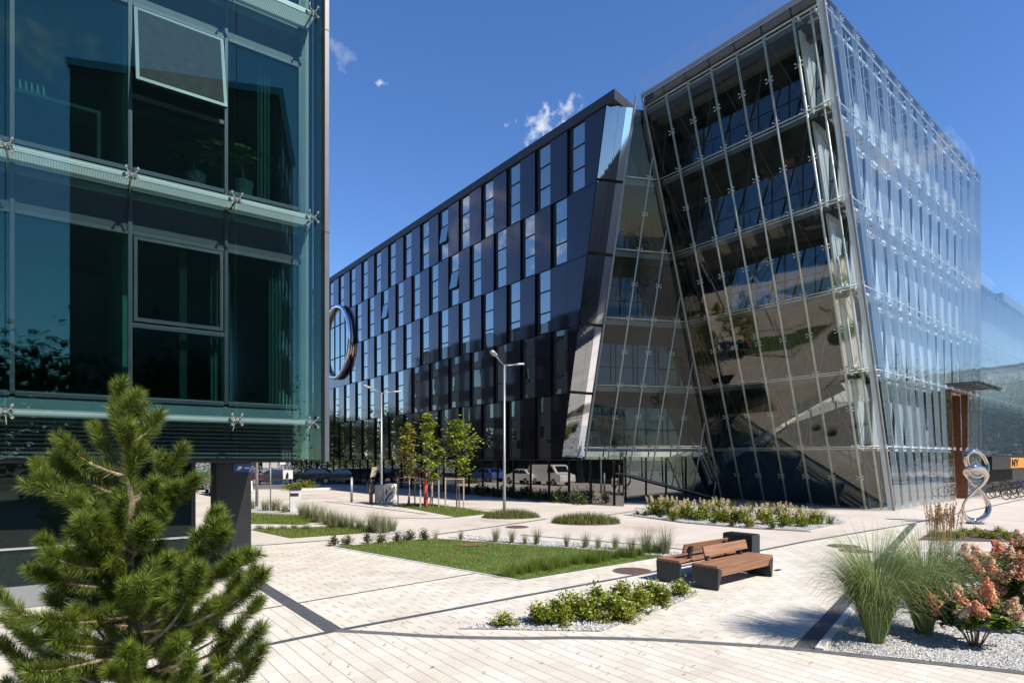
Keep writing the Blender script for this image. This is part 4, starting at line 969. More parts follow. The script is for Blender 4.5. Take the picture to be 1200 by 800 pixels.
# ------------------------------------------------------------------ vehicles
def vehicle(kind, mat):
    t = bpy.data.objects.new(kind, None); COL.objects.link(t); ORG[t.name] = V((0, 0, 0))
    if kind == 'delivery_van': prof = [(-2.3, .35), (-2.3, 1.75), (-2.2, 1.9), (1.0, 1.92), (1.25, 1.85), (1.75, 1.15), (2.35, .98), (2.42, .5), (2.36, .32)]; gl = [(.45, 1.2), (.55, 1.72), (1.1, 1.74), (1.55, 1.2)]; W = .92
    else: prof = [(-2.15, .4), (-2.2, .75), (-2.1, 1.0), (-1.75, 1.05), (-1.2, 1.42), (.2, 1.47), (1.05, 1.02), (1.95, .86), (2.18, .65), (2.15, .32)]; gl = [(-1.55, 1.04), (-1.08, 1.36), (.18, 1.4), (.85, 1.04)]; W = .88
    n = len(prof); m = MB(); secs = [(-W+.08, .93), (-W, 1.0), (W, 1.0), (W-.08, .93)]
    def wy(y, z): return y*(1-.20*max(0, z-.95)/.9) if kind != 'delivery_van' else y*(1-.06*max(0, z-1.0))
    rows = []
    for (y, k) in ((-W, 1), (-W*.97, 1), (W*.97, 1), (W, 1)):
        rows.append([V((x, wy(y, z), z)) for x, z in prof])
    for rw_ in rows: m.v += [tuple(p) for p in rw_]
    for i in range(3):
        for j in range(n): m.f.append((i*n+j, i*n+(j+1) % n, (i+1)*n+(j+1) % n, (i+1)*n+j))
    m.f.append(tuple(range(n))[::-1]); m.f.append(tuple(range(3*n, 4*n)))
    body = m.build('body', mat, t, bevel=.05)
    for sgn in (-1, 1):
        q = MB(); pts = [V((x, (abs(wy(W, z))+.004)*sgn, z)) for x, z in gl]; q.prism(pts, V((0, .004*sgn, 0))); q.build('side_window', M_carglass, t)
        if kind != 'delivery_van':
            q = MB(); q.box((-.36, (W*.93)*sgn, 1.05), (.05, 0, 0), (0, .02*sgn, 0), (0, 0, .3)); q.build('door_pillar', mat, t)
        for hx, mt, nm in ((prof[-2][0]-.04, M_head, 'headlight'), (prof[0][0]-.03, M_tail, 'tail_light')):
            q = MB(); q.box((hx, (W-.32)*sgn, .66), (.05, 0, 0), (0, .26*sgn, 0), (0, 0, .16)); q.build(nm, mt, t)
        for wx in (-1.35, 1.35):
            q = MB(); q.tube([(wx, (W-.2)*sgn, .32), (wx, (W+.01)*sgn, .32)], .32, 20); wh = q.build('wheel', M_tyre, t)
            q = MB(); q.tube([(wx, (W+.0)*sgn, .32), (wx, (W+.02)*sgn, .32)], .2, 14); q.build('rim', M_rim, wh)
    a, b_ = (prof[4], prof[5]) if kind == 'delivery_van' else (prof[6], prof[5]); wsw = W*.78
    def scr(a, b_):
        d = V((b_[0]-a[0], 0, b_[1]-a[1])); nn = V((-d.z, 0, d.x)).normalized(); nn = nn if nn.z > 0 else -nn
        q = MB(); p0 = V((a[0], 0, a[1]))+d*.1+nn*.004; p1 = V((a[0], 0, a[1]))+d*.9+nn*.004; q.prism([p0-V((0, wsw, 0)), p0+V((0, wsw, 0)), p1+V((0, wsw*.9, 0)), p1-V((0, wsw*.9, 0))], nn*.004); return q
    scr(a, b_).build('windscreen', M_carglass, t)
    if kind != 'delivery_van': scr(prof[3], prof[4]).build('rear_window', M_carglass, t)
    q = MB(); q.box((prof[-1][0]-.02, -.26, .42), (.09, 0, 0), (0, .52, 0), (0, 0, .11)); q.build('number_plate', M_sign_w, t)
    return t
def place(t, c, ang, label, cat, group='vehicles parked along the lane'):
    t.location = c; t.rotation_euler.z = ang; return tag(t, label, cat, group)
AD2 = A2
place(vehicle('parked_car', M_cdark), G(319, 567.5)+V((-.2, .6, 0)), math.radians(200), 'black car with silver rims beside the thin double plate post', 'car')
place(vehicle('parked_car', M_cred), V((-25.6, 57.5, 0)), math.radians(205), 'dark red car half hidden behind the dark pillar', 'car')
place(vehicle('parked_car', M_cdark), V((-20.0, 61.5, 0)), math.radians(200), 'black car behind the white poster board', 'car')
place(vehicle('parked_car', M_cgrey), V((-20.8, 67.5, 0)), math.radians(195), 'grey car at the far end of the parking row', 'car')
place(vehicle('parked_car', M_cdark), V((-17.0, 60.8, 0)), math.radians(195), 'black car in the shade beside the office glazing', 'car')
place(vehicle('parked_car', M_cwhite), V((-20.8, 44.2, 0)), AD2, 'white car parked by the arcade, mirrored in the dark glazing', 'car')
place(vehicle('delivery_van', M_cwhite), V((-18.9, 41.0, 0)), AD2+math.pi, 'white delivery van parked by the arcade, mirrored in the glazing', 'van')
place(vehicle('parked_car', M_cblue), V((-25.5, 49.6, 0)), AD2, 'blue car parked by the arcade, mirrored behind the trees', 'car')
# bicycles in front of the lower wing
def bicycle(c, ang, mat, label):
    t = thing('bicycle', c, label, 'bicycle', 'bicycles parked below the glass wing', False, ang)
    for x in (-.52, .52):
        m = MB(); m.tube([(x+.33*math.cos(a), 0, .34+.33*math.sin(a)) for a in [k*math.pi/10 for k in range(20)]], .025, 6, True)
        for k in range(6): m.tube([(x, 0, .34), (x+.32*math.cos(k*1.05), 0, .34+.32*math.sin(k*1.05))], .006, 4)
        m.build('wheel', M_tyre, t)
    m = MB(); A_, B_, C_, D_ = (-.52, 0, .34), (-.12, 0, .32), (-.22, 0, .82), (.38, 0, .78)
    for a, b_ in ((A_, B_), (B_, C_), (C_, D_), (B_, D_), (A_, C_), (D_, (.52, 0, .34)), (D_, (.36, 0, .98)), (C_, (-.25, 0, .92))): m.tube([a, b_], .02, 6)
    m.build('frame', mat, t)
    m = MB(); m.tube([(.36, -.28, .98), (.4, 0, 1.0), (.36, .28, .98)], .016, 6); m.build('handlebar', M_black, t)
    m = MB(); m.prism([(-.4, -.07, .92), (-.1, -.02, .93), (-.1, .02, .93), (-.4, .07, .92)], (0, 0, .05)); m.build('saddle', M_black, t)
    return t
for i, (tt, mm, lb) in enumerate(((14.2, M_black, 'black bicycle parked right beside the brown portal'), (15.6, M_cgrey, 'grey bicycle second along from the portal'), (17.0, M_cred, 'dark red bicycle third along from the portal'), (18.6, M_black, 'black bicycle standing left of the orange sign panel'), (20.2, M_cblue, 'blue bicycle standing left below the orange sign panel'), (22.0, M_black, 'black bicycle directly below the orange sign panel'), (23.6, M_cgrey, 'grey bicycle below the letters of the orange sign'))):
    p = Bp(tt, 0, -1.2); bicycle((p.x, p.y, 0), A3+math.radians(55+13*(i % 3)), mm, lb)
# ------------------------------------------------------------------ buildings out of the frame that the glass mirrors
def block(name, c, w, d, h, ang, mat, label, rows):
    t = thing(name, c, label, 'building', None, False, ang)
    m = MB(); m.box((-w/2, -d/2, 0), (w, 0, 0), (0, d, 0), (0, 0, h)); m.build('wall', mat, t)
    m = MB(); m.box((-w/2-.2, -d/2-.2, h), (w+.4, 0, 0), (0, d+.4, 0), (0, 0, .5)); m.build('roof', M_cap, t)
    for r_ in range(rows):
        for sgn in (-1, 1):
            m = MB(); z = 1.5+r_*(h-1.5)/rows; x = -w/2+1.2
            while x < w/2-2: m.box((x, sgn*(d/2), z), (1.5, 0, 0), (0, sgn*.03, 0), (0, 0, 1.6)); x += 3
            m.build('window_row', M_dwin, t)
    return t
block('apartment_block', (118, 92, 0), 60, 14, 19, math.radians(-28), M_pale, 'pale apartment block mirrored above the trees in the glass wing', 6)
block('office_block', V((20.5, -26.3, 0))+V((.53, .85, 0))*7.2+V((.85, -.53, 0))*6, 12, 14.4, 31, math.radians(-32), M_greyb, 'grey office block across the square mirrored in the teal glass', 6)
# ================================================================== PLANTS
def tuft_mesh(seed, h, rad, n, w, lean, droop, az0=None, azk=0.0, seg=4):
    r = random.Random(seed); m = MB()
    for _ in range(n):
        a = r.uniform(0, 6.283); q = rad*math.sqrt(r.random()); az = a if az0 is None or r.random() > azk else az0+r.gauss(0, .7)
        m.blade((q*math.cos(a), q*math.sin(a), 0), az, r.uniform(.02, lean), h*r.uniform(.55, 1.08), w*r.uniform(.7, 1.2), r.uniform(.2, droop), seg)
    return m
def place_mesh(name, src, p, rz, s, label, cat, group):
    o = src if src.users_collection and not src.get('used') else None
    if o is None: o = src.copy(); COL.objects.link(o)
    src['used'] = 1
    if 'used' in o and o is not src: del o['used']
    o.location = p; o.rotation_euler.z = rz; o.scale = s if isinstance(s, tuple) else (s, s, s)
    return tag(o, label, cat, group)
rp = random.Random(21)
ORD = ['first', 'second', 'third', 'fourth', 'fifth', 'sixth', 'seventh', 'eighth', 'ninth', 'tenth', 'eleventh', 'twelfth', 'thirteenth', 'fourteenth', 'fifteenth', 'sixteenth', 'seventeenth', 'eighteenth', 'nineteenth', 'twentieth']
def grow(name, protos, items, fn, cat, group, hbase=1.0, sq=1.0):
    """items: (u, v, height in photo pixels)"""
    for i, (u, v, hp) in enumerate(items):
        p = G(u, v); s = hp/F*p.y/hbase
        place_mesh(name, protos[i % len(protos)], p, rp.uniform(0, 6.28), (s*sq*rp.uniform(.85, 1.15), s*sq*rp.uniform(.85, 1.15), s), fn(i), cat, group)
pt = [tuft_mesh(30+k, 1.0, .12, 150, .016, .42, .7).build('grass_tuft', M_tuft) for k in range(3)]
row = [(540, 632, 14), (581, 634.5, 22), (600, 635.5, 20), (615, 637, 15), (629, 637.5, 24), (664, 640.5, 20), (686, 641.5, 21), (701, 642.5, 19), (721, 643.5, 22), (740, 645, 22), (757, 647, 34), (780, 649, 38)]
desc = ['tiny', 'upright', 'pale', 'small narrow', 'tall slim', 'pale rounded', 'fan shaped', 'small ragged', 'upright straw coloured', 'soft arching', 'tall green', 'tallest arching']
grow('grass_tuft', pt, row, lambda i: '%s grass tuft %s in the gravel strip behind the lawn' % (desc[i], ORD[i]), 'grass tuft', 'grass tufts in the gravel strip', 1.0)
pt = [tuft_mesh(40+k, 1.0, .22, 260, .016, .40, .9).build('feather_grass', M_tuft) for k in range(3)]
big = [(295, 596, 14), (311, 598, 17), (323, 598, 18), (334, 600, 14), (355, 605, 21), (364, 608, 23), (374, 611.5, 25), (383, 614, 22), (392, 616, 23), (400, 618, 20), (409, 619, 22), (422, 620, 18), (436, 622, 27), (443, 624, 29), (452, 624, 24), (460, 622, 19)]
where = ['half hidden by the dark pillar', 'just right of the thick grey pole', 'just right of the thin double plate post', 'left beside the litter bin', 'just right of the litter bin', 'second right of the litter bin', 'third right of the litter bin', 'fourth right of the litter bin', 'in the middle of the row', 'small behind the middle lawn', 'behind the small lawn tip', 'low before the big clump', 'leading the big clump near the bollard', 'tallest of the clump by the bollard', 'broad one right in the big clump', 'last and smallest of the row']
grow('feather_grass', pt, big, lambda i: 'feathery grass %s along the gravel bed' % where[i], 'ornamental grass', 'feathery grasses by the small lawns', 1.0)
pt = [tuft_mesh(50+k, 1.0, .4, 140, .03, .8, .8).build('low_plant', M_leafd) for k in range(2)]
low = [(304, 620, 8), (316, 620.5, 8), (332, 619.5, 8), (345, 619, 8), (359, 620, 10), (388, 619, 11)]
grow('low_plant', pt, low, lambda i: 'small dark plant %s along the kerb between two lawns' % ORD[i], 'low plant', 'small plants between the lawns', 1.0)
def bush_mesh(seed, n, leaf, rx=1.0, flowers=0, lo=.05):
    """dome of small leaves on short shoots, radius 1"""
    r = random.Random(seed); m = MB(); f = MB(); st = MB(); tips = []
    for _ in range(26):
        a = r.uniform(0, 6.28); el = r.uniform(.15, 1.5); rr = r.uniform(.65, 1.05)
        tips.append(V((math.cos(a)*math.cos(el)*rr, math.sin(a)*math.cos(el)*rr, math.sin(el)*rr*.95)))
    for t in tips:
        st.tube([(0, 0, 0), t*.5+UP*.1, t*.92], [.03, .02, .008], 4)
    for i in range(n):
        t = tips[i % len(tips)]; s = r.uniform(.35, 1.0)
        p = t*s+V((r.gauss(0, .13), r.gauss(0, .13), r.gauss(0, .1))); p.z = max(p.z, lo)
        d = (t.normalized()+V((r.gauss(0, .8), r.gauss(0, .8), r.gauss(0, .5)))).normalized()
        m.leaf(p, d, UP, leaf*r.uniform(.7, 1.3), leaf*.55)
    for i in range(flowers):
        t = tips[r.randrange(len(tips))]
        if t.z < .35: continue
        c = t*1.04
        for k in range(5):
            q = k*1.257; f.leaf(c, V((math.cos(q), math.sin(q), .3)), UP, leaf*.55, leaf*.45)
    return m, f, st
def make_bush(name, seed, n, leaf, mat, flowers=0, fmat=None, lo=.05):
    t = bpy.data.objects.new(name, None); COL.objects.link(t); ORG[t.name] = V((0, 0, 0))
    a, f, s = bush_mesh(seed, n, leaf, 1, max(0, flowers), lo); s.build('stem', M_stem, t); a.build('foliage', mat, t)
    if flowers < 0:
        r = random.Random(seed)
        for i in range(-flowers):
            az = i*6.283/(-flowers)+r.uniform(-.3, .3); q = r.uniform(.25, .8); c = V((math.cos(az)*q, math.sin(az)*q, .98-.4*q*q)); d = V((math.cos(az)*.5, math.sin(az)*.5, 1)).normalized(); m = MB()
            m.tube([c-UP*.1, c+d*.2], .012, 4)
            for k in range(44):
                s_ = r.random(); o = V((r.gauss(0, 1), r.gauss(0, 1), r.gauss(0, 1))).normalized(); m.leaf(c+d*(.34*s_)+o*.10*(1-s_*.7), o, d, .085, .07)
            m.build('flower_head', fmat, t)
    elif flowers and flowers <= 16:
        for i in range(0, len(f.f)//2, 5):
            q = MB(); q.add(f.v[i*4:(i+5)*4], [tuple(x-i*4 for x in g) for g in f.f[i*2:(i+5)*2]]); q.build('flower', fmat, t)
    elif f.v: f.build('flower_cluster', fmat, t)
    return t
def put(proto, p, s, label, cat, group, rz=None):
    o = proto if not proto.get('used') else copy_tree(proto)
    proto['used'] = 1; o['used'] = 1
    o.location = p; o.scale = s; o.rotation_euler.z = rp.uniform(0, 6.28) if rz is None else rz
    return tag(o, label, cat, group)
pb = [make_bush('leafy_shrub', 60+k, 420, .17, M_leafd) for k in range(2)]
for i, (u, v, hp) in enumerate(((392, 640, 13), (407, 639, 13), (430, 637, 12), (447, 637, 13), (465, 636, 12), (480, 634, 14), (497, 634, 14))):
    p = G(u, v-1); s = hp/F*p.y; put(pb[i % 2], p, (s*.8, s*.8, s), 'dark leafy shrub %s along the top edge of the lawn' % ORD[i], 'shrub', 'shrubs along the top of the lawn')
dt = tuft_mesh(70, 1.0, .15, 90, .012, .6, .4).build('dry_grass', M_dry)
p = G(510, 631); place_mesh('dry_grass', dt, p, 0, .45, 'dry reddish grass at the far tip of the lawn', 'ornamental grass', None)
pt = [tuft_mesh(80+k, 1.0, .5, 300, .02, .55, .7).build('meadow_grass', M_blade) for k in range(3)]
edge = []
for i in range(17):
    f_ = i/16; edge.append((598+f_*176+rp.uniform(-3, 3), 677-f_*27+rp.uniform(-2.5, .5)-2.0, rp.uniform(13, 24)))
grow('meadow_grass', pt, edge, lambda i: 'long unmown grass clump, %s from the lawn corner towards the bench' % (ORD[i]), 'grass clump', 'long grass along the lawn edge', 1.0, .8)
# flowering ground roses in the front bed
pb = [make_bush('flowering_shrub', 90+k, 900, .17, M_leafy, 14, M_white) for k in range(3)]
fb = [(591, 733, 20, 15, 'single small lime green shrub apart at the left tip of the bed'), (633, 731, 26, 22, 'lime green shrub leading the flowering row'), (655, 731, 30, 26, 'broad lime shrub with a few white flowers at the front'), (668, 721, 28, 26, 'lime shrub behind the front of the row'), (688, 726, 30, 26, 'lime shrub with white blooms in the row centre'), (700, 716, 28, 27, 'tall lime shrub in the middle of the bed'), (722, 727, 32, 30, 'wide lime shrub with white flowers near the bed front edge'), (728, 712, 28, 28, 'lime shrub behind the wide white flowered one'), (748, 717, 30, 26, 'lime shrub toward the bench end of the bed'), (762, 705, 26, 24, 'upright lime shrub left of the bench'), (776, 708, 24, 20, 'low lime shrub before the bench ends'), (797, 697, 22, 16, 'smallest lime shrub touching the bench shadow')]
for i, (u, v, w_, hp, lb) in enumerate(fb):
    p = G(u, v); k = p.y/F; put(pb[i % 3], p, (w_*k*.95, w_*k*.95, hp*k*1.1), lb, 'shrub', 'flowering shrubs in the front bed')
# small hydrangeas in the bed before the crystal
pb = [make_bush('small_hydrangea', 110+k, 420, .26, M_leafy, -7, M_cream) for k in range(3)]
hy = [(768, 603, 17), (784, 604, 17), (800, 605, 16), (806, 607, 15), (823, 609, 18), (843, 607, 18), (846, 611, 14), (860, 612, 14), (872, 613, 16), (893, 609, 15), (898, 614, 15), (917, 611, 17), (921, 615, 13), (937, 613, 15), (940, 617, 12), (955, 614, 13), (790, 608, 10), (878, 617, 9)]
for i, (u, v, hp) in enumerate(hy):
    p = G(u, v); k = p.y/F; put(pb[i % 3], p, (hp*k*.8, hp*k*.8, hp*k*1.1), 'cream flowered hydrangea %s along the bed before the leaning glass' % ORD[i], 'hydrangea', 'small hydrangeas before the crystal')
pb = [make_bush('low_shrub', 130+k, 200, .28, M_leafd) for k in range(2)]
for i, (u, v, hp) in enumerate(((747, 603, 5), (756, 604, 6), (773, 606, 6), (789, 610, 6), (837, 613, 7), (858, 616, 7), (905, 619, 7), (917, 617.5, 8))):
    p = G(u, v); k = p.y/F; put(pb[i % 2], p, (hp*k*.9, hp*k*.9, hp*k), 'tiny dark shrub %s on the white gravel before the hydrangeas' % ORD[i], 'low shrub', 'tiny shrubs on the gravel')
pt = [tuft_mesh(140+k, 1.0, .25, 160, .03, .6, .6).build('bed_grass', M_sedge) for k in range(2)]
grow('bed_grass', pt, [(858, 597, 14), (880, 600, 15), (905, 603, 17), (948, 612, 20), (958, 613, 22), (972, 614, 14), (830, 596, 12)], lambda i: ['green grass behind the middle hydrangeas', 'green grass behind the ninth hydrangea', 'taller green grass behind the right hydrangeas', 'wispy grass near the right end of the bed', 'tall wispy grass ending the bed', 'small round grass tuft at the bed tip', 'short grass behind the left hydrangeas'][i], 'ornamental grass', 'grasses behind the small hydrangeas')
# low sedge mounds
def mound(u, v, rx, ry, h, n, seed, label):
    c = G(u, v); r = random.Random(seed); m = MB()
    for _ in range(n):
        a = r.uniform(0, 6.28); q = math.sqrt(r.random()); x, y = math.cos(a)*q*rx, math.sin(a)*q*ry
        m.blade((x, y, 0), r.uniform(0, 6.28), r.uniform(.1, .8), h*(1-.55*q*q)*r.uniform(.7, 1.2), .022, .6, 3)
    o = m.build('sedge_mound', M_sedge); o.location = c; tag(o, label, 'grass mound', 'low sedge mounds')
mound(599, 605.5, 1.15, .9, .42, 2400, 1, 'smaller low sedge mound at the foot of the lamp')
mound(686, 611.5, 1.3, .9, .45, 2800, 2, 'larger low sedge mound between lamp and planted bed')
# shade planting along the dark office
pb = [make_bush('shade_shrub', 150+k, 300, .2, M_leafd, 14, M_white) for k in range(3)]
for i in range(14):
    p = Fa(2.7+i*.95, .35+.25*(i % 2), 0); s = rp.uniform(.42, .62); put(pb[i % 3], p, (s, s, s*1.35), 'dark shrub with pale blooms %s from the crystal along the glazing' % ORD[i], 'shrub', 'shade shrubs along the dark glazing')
# groundcover round the sculpture
pb = [make_bush('groundcover', 160+k, 260, .22, M_leafy) for k in range(2)]
for i, (u, v, hp) in enumerate(((1096, 628, 11), (1112, 629, 10), (1122, 630, 11), (1136, 628, 9), (1143, 624, 9), (1152, 630, 12), (1164, 631, 11), (1178, 631, 12), (1190, 633, 11), (1203, 634, 12), (1128, 624, 9), (1170, 624, 9))):
    p = G(u, v); k = p.y/F; put(pb[i % 2], p, (hp*k*.95, hp*k*.95, hp*k*.8), 'creeping green plant %s round the sculpture base' % ORD[i], 'ground cover', 'creeping plants round the sculpture')
# ---- big grasses at the right
def silver(u, v, hgt, n, seed, az, label):
    c = G(u, v); m = MB(); r = random.Random(seed)
    for _ in range(n):
        a = r.uniform(0, 6.283); q = .10*math.sqrt(r.random()); k = r.random()
        aa = a if k < .62 else az+r.gauss(0, .6)
        m.blade((q*math.cos(a), q*math.sin(a), 0), aa, r.uniform(.02, .30), hgt*r.uniform(.55, 1.25), r.uniform(.007, .012), r.uniform(.35, 1.5), 7, 1.8)
    o = m.build('silver_grass', M_misc); o.location = c; tag(o, label, 'ornamental grass', 'tall arching grasses in the gravel')
silver(1026, 752, 1.45, 2200, 1, math.pi*1.0, 'big arching silver grass nearest the kerb in white gravel')
silver(1083, 741, 1.45, 2100, 2, math.pi*.75, 'big arching silver grass behind, next to the pink hydrangea')
c = G(1106, 668); m = MB(); r = random.Random(4)
for _ in range(200): m.blade((r.gauss(0, .12), r.gauss(0, .12), 0), r.uniform(0, 6.28), r.uniform(.0, .2), r.uniform(.7, 1.1), .009, .3, 4)
b = thing('plume_grass', c, 'slender grass with upright orange brown plumes behind silver grass', 'ornamental grass', None, False); m.build('foliage', M_misc, b)
m = MB()
for _ in range(60):
    x, y = r.gauss(0, .14), r.gauss(0, .14); z0 = r.uniform(.5, .8); z1 = r.uniform(1.15, 1.5); dx, dy = r.gauss(0, .08), r.gauss(0, .08)
    m.tube([(x, y, z0), (x+dx, y+dy, z1)], .004, 3)
    for k in range(26):
        s = r.uniform(.45, 1.0); m.leaf((x+dx*s, y+dy*s, z0+(z1-z0)*s), (r.gauss(0, .35), r.gauss(0, .35), 1), (r.random(), r.random(), .2), .055, .012)
m.build('plume', M_dry, b)
# ---- panicle hydrangeas
def hydrangea(p, rad, hgt, nst, seed, label):
    r = random.Random(seed); b = thing('hydrangea', p, label, 'hydrangea', 'pink panicle hydrangeas', False)
    st = MB(); lf = MB(); heads = []
    for i in range(nst):
        a = i*2.399+r.uniform(-.3, .3); k = (i+.5)/nst; el = math.asin(1-.86*k); q = rad*math.cos(el)*r.uniform(.85, 1.1)
        tip = V((math.cos(a)*q, math.sin(a)*q, hgt*(.48+.5*math.sin(el))*r.uniform(.9, 1.05)))
        mid = V((tip.x*.4, tip.y*.4, tip.z*.55)); st.tube([(tip.x*.12, tip.y*.12, 0), mid, tip], [.009, .007, .004], 5); heads.append((tip, mid))
        for k in range(68):
            s = r.uniform(.1, 1.0)**.7; c = mid+(tip-mid)*s+V((r.gauss(0, .05), r.gauss(0, .05), r.gauss(0, .04))); az = r.uniform(0, 6.28)
            if c.z < hgt*.22: continue
            lf.leaf(c, V((math.cos(az), math.sin(az), r.uniform(-.45, .4))), UP, r.uniform(.08, .14), r.uniform(.05, .08), .15)
    st.build('stem', M_stem, b); lf.build('foliage', M_leafg, b)
    for tip, mid in heads:
        m = MB(); d = (tip-mid).normalized()*.7+V((r.gauss(0, .35), r.gauss(0, .35), .35)); d.normalize(); Lh = r.uniform(.15, .26); w = Lh*r.uniform(.42, .56)
        ax = d.cross(V((.3, .5, .1))).normalized(); ay = d.cross(ax); m.tube([tip-d*.05, tip+d*Lh*.35, tip+d*Lh*.95], [w*.3, w*.34, w*.05], 6)
        for k in range(230):
            s = r.random()**1.2; q = r.uniform(0, 6.28); rr = w*(1-s*.8)*math.sqrt(r.uniform(.35, 1))*r.uniform(.85, 1.2); c = tip+d*(Lh*s-.03)+(ax*math.cos(q)+ay*math.sin(q))*rr
            o = (ax*math.cos(q)+ay*math.sin(q)+d*.5+V((r.gauss(0, .4), r.gauss(0, .4), r.gauss(0, .4)))).normalized(); t1 = o.cross(d).normalized(); e = r.uniform(0, 3); f1 = t1*math.cos(e)+o.cross(t1)*math.sin(e)
            f2 = o.cross(f1); z = r.uniform(.010, .021)
            m.add([c+f1*z+o*.004, c+f2*z, c-f1*z+o*.004, c-f2*z], [(0, 1, 2, 3)])
        m.build('flower_head', M_pink if r.random() < .55 else M_pink2, b)
hydrangea(G(1143, 757), .44, .72, 15, 1, 'pink hydrangea nearest the kerb with bare stems in gravel')
hydrangea(G(1165, 722), .6, 1.04, 22, 2, 'taller pink hydrangea behind with many cone blooms')
hydrangea(G(1214, 740), .5, .98, 20, 3, 'pink hydrangea cut off at the photo edge')
hydrangea(G(1216, 704), .58, 1.1, 20, 5, 'pink hydrangea rearmost by the concrete kerb')
# ---- young trees on stakes
def limb_tree(name, loc, hgt, cb, cr, nl, leaf, mat, seed, label, cat='tree', group=None, upright=1.0, nb=16, tr=.04, cl=.22):
    r = random.Random(seed); b = thing(name, loc, label, cat, group, False)
    tk = MB(); pts = [V((0, 0, 0))]
    for i in range(1, 7): pts.append(V((r.gauss(0, .012*hgt), r.gauss(0, .012*hgt), hgt*.97*i/6)))
    tk.tube(pts, [tr*(1-.14*i) for i in range(7)], 8); tips = []
    for i in range(nb):
        f = (i+.5)/nb; z = cb+(hgt*.95-cb)*f**.9; az = i*2.4+r.uniform(-.4, .4)
        k = min(5, int(z/(hgt*.97)*6)); base = pts[k]+(pts[k+1]-pts[k])*((z/(hgt*.97)*6)-k)
        ln = cr*(1.0-.75*f**1.6)*r.uniform(.75, 1.15)*(.65+.6*min(1, f*3))
        d = V((math.cos(az), math.sin(az), .55*upright)); tip = base+d*ln; mid = base+d*ln*.5-UP*.04*ln
        tk.tube([base, mid, tip], [tr*.45*(1-f*.5), tr*.3*(1-f*.5), tr*.08], 5)
        for s in (.45, .62, .8, .95): tips.append((base+(tip-base)*s+V((r.gauss(0, .1), r.gauss(0, .1), r.gauss(0, .08)))*cr*.6, ln))
    tips.append((pts[-1], cr*.4)); tk.build('trunk', M_bark, b)
    m = MB()
    for i in range(nl):
        c, ln = tips[r.randrange(len(tips))]; g = cl*cr
        p = c+V((r.gauss(0, g), r.gauss(0, g), r.gauss(0, g*.8)))
        az = r.uniform(0, 6.28); m.leaf(p, V((math.cos(az), math.sin(az), r.uniform(-.9, .3))), V((r.gauss(0, .4), r.gauss(0, .4), 1)).normalized(), leaf*r.uniform(.7, 1.3), leaf*.8, .1)
    m.build('crown', mat, b); return b
limb_tree('young_tree', G(478, 592), 4.35, 1.35, .52, 620, .18, M_leafo, 1, 'young staked tree with yellowing orange leaves', 'tree', 'young staked trees')
limb_tree('young_tree', G(503, 595), 4.75, 1.3, .55, 760, .18, M_sap, 2, 'narrow bright green young tree with red guarded trunk', 'tree', 'young staked trees')
limb_tree('young_tree', G(538, 594), 4.35, 1.45, .80, 1000, .18, M_sap, 3, 'broad bright green young tree nearest the lamp', 'tree', 'young staked trees', 1.3)
def stakes(u, v, label, h=1.5, w=.45):
    c = G(u, v); b = thing('tree_stake_frame', c, label, 'tree stakes', 'wooden tree stake frames', False)
    q = [(-w, -.2), (w, -.2), (0.05, .45)]
    for x, y in q: m = MB(); m.tube([(x, y, 0), (x, y, h)], .035, 8); m.build('stake', M_stake, b)
    for i in range(3): m = MB(); a, d = q[i], q[(i+1) % 3]; m.tube([(a[0], a[1], h-.08), (d[0], d[1], h-.08)], .03, 6); m.build('rail', M_stake, b)
stakes(477, 590.5, 'wooden stake frame round the yellowing tree'); stakes(504, 594.5, 'wooden stake frame round the red guarded tree'); stakes(533, 594.5, 'wooden stake frame round the broad green tree')
c = G(499, 593.5); m = MB(); m.tube([c, c+UP*1.35], .11, 12); tag(m.build('trunk_guard', M_red), 'red tube standing at the trunk of the narrow green tree', 'tree guard')
# ---- far trees and hedge: seen past the pillar and in the glass
def big_tree(loc, hgt, cr, seed, mat, label, group, n=2600, leaf=.55):
    return limb_tree('broadleaf_tree', loc, hgt, hgt*.16, cr, n, leaf, mat, seed, label, 'tree', group, .6, 22, hgt*.02, .30)
tr1 = big_tree((76, 55, 0), 13.5, 5.2, 11, M_leafg, 'broad green tree mirrored beside the portal in the clear glass', 'trees mirrored in the clear glass side', 4200)
spots = [(84, 66, 1.05), (92, 77, .95), (70, 46, .9), (102, 86, 1.1), (64, 36, .95), (112, 98, 1.0), (80, 58, .8), (120, 112, 1.05), (97, 72, .9), (58, 28, .9)]
for i, (x, y, s) in enumerate(spots):
    t = copy_tree(tr1); t.location = (x, y, 0); t.scale = (s, s, s); t.rotation_euler.z = i*1.7
    t['label'] = 'broad green tree %s along the avenue mirrored in the glass side' % ORD[i]
tr2 = big_tree((-50, 62, 0), 9.5, 4.4, 12, M_leafd, 'dark tree beyond the parking row mirrored in the navy cladding', 'trees beyond the parking lane', 3200)
for i, (x, y, s) in enumerate([(-58, 70, 1.0), (-66, 80, 1.1), (-46, 80, .9), (-74, 92, 1.0), (-36, 84, .85), (-56, 92, 1.1), (-84, 104, 1.1), (-29, 92, .9), (-44, 98, 1.0)]):
    t = copy_tree(tr2); t.location = (x, y, 0); t.scale = (s, s, s); t.rotation_euler.z = i*1.3
    t['label'] = 'dark tree %s beyond the parking lane' % ORD[i]
tr3 = big_tree((11, -16, 0), 7.5, 4.0, 13, M_leafd, 'dark tree across the square mirrored low in the teal glass', 'trees across the square', 2600)
for i, (x, y, s) in enumerate([(16, -12, .9), (5, -20, 1.0), (21, -17, 1.1)]):
    t = copy_tree(tr3); t.location = (x, y, 0); t.scale = (s, s, s); t.rotation_euler.z = i*1.3+.5
    t['label'] = 'dark tree %s across the square, mirrored in the teal glass' % ORD[i]
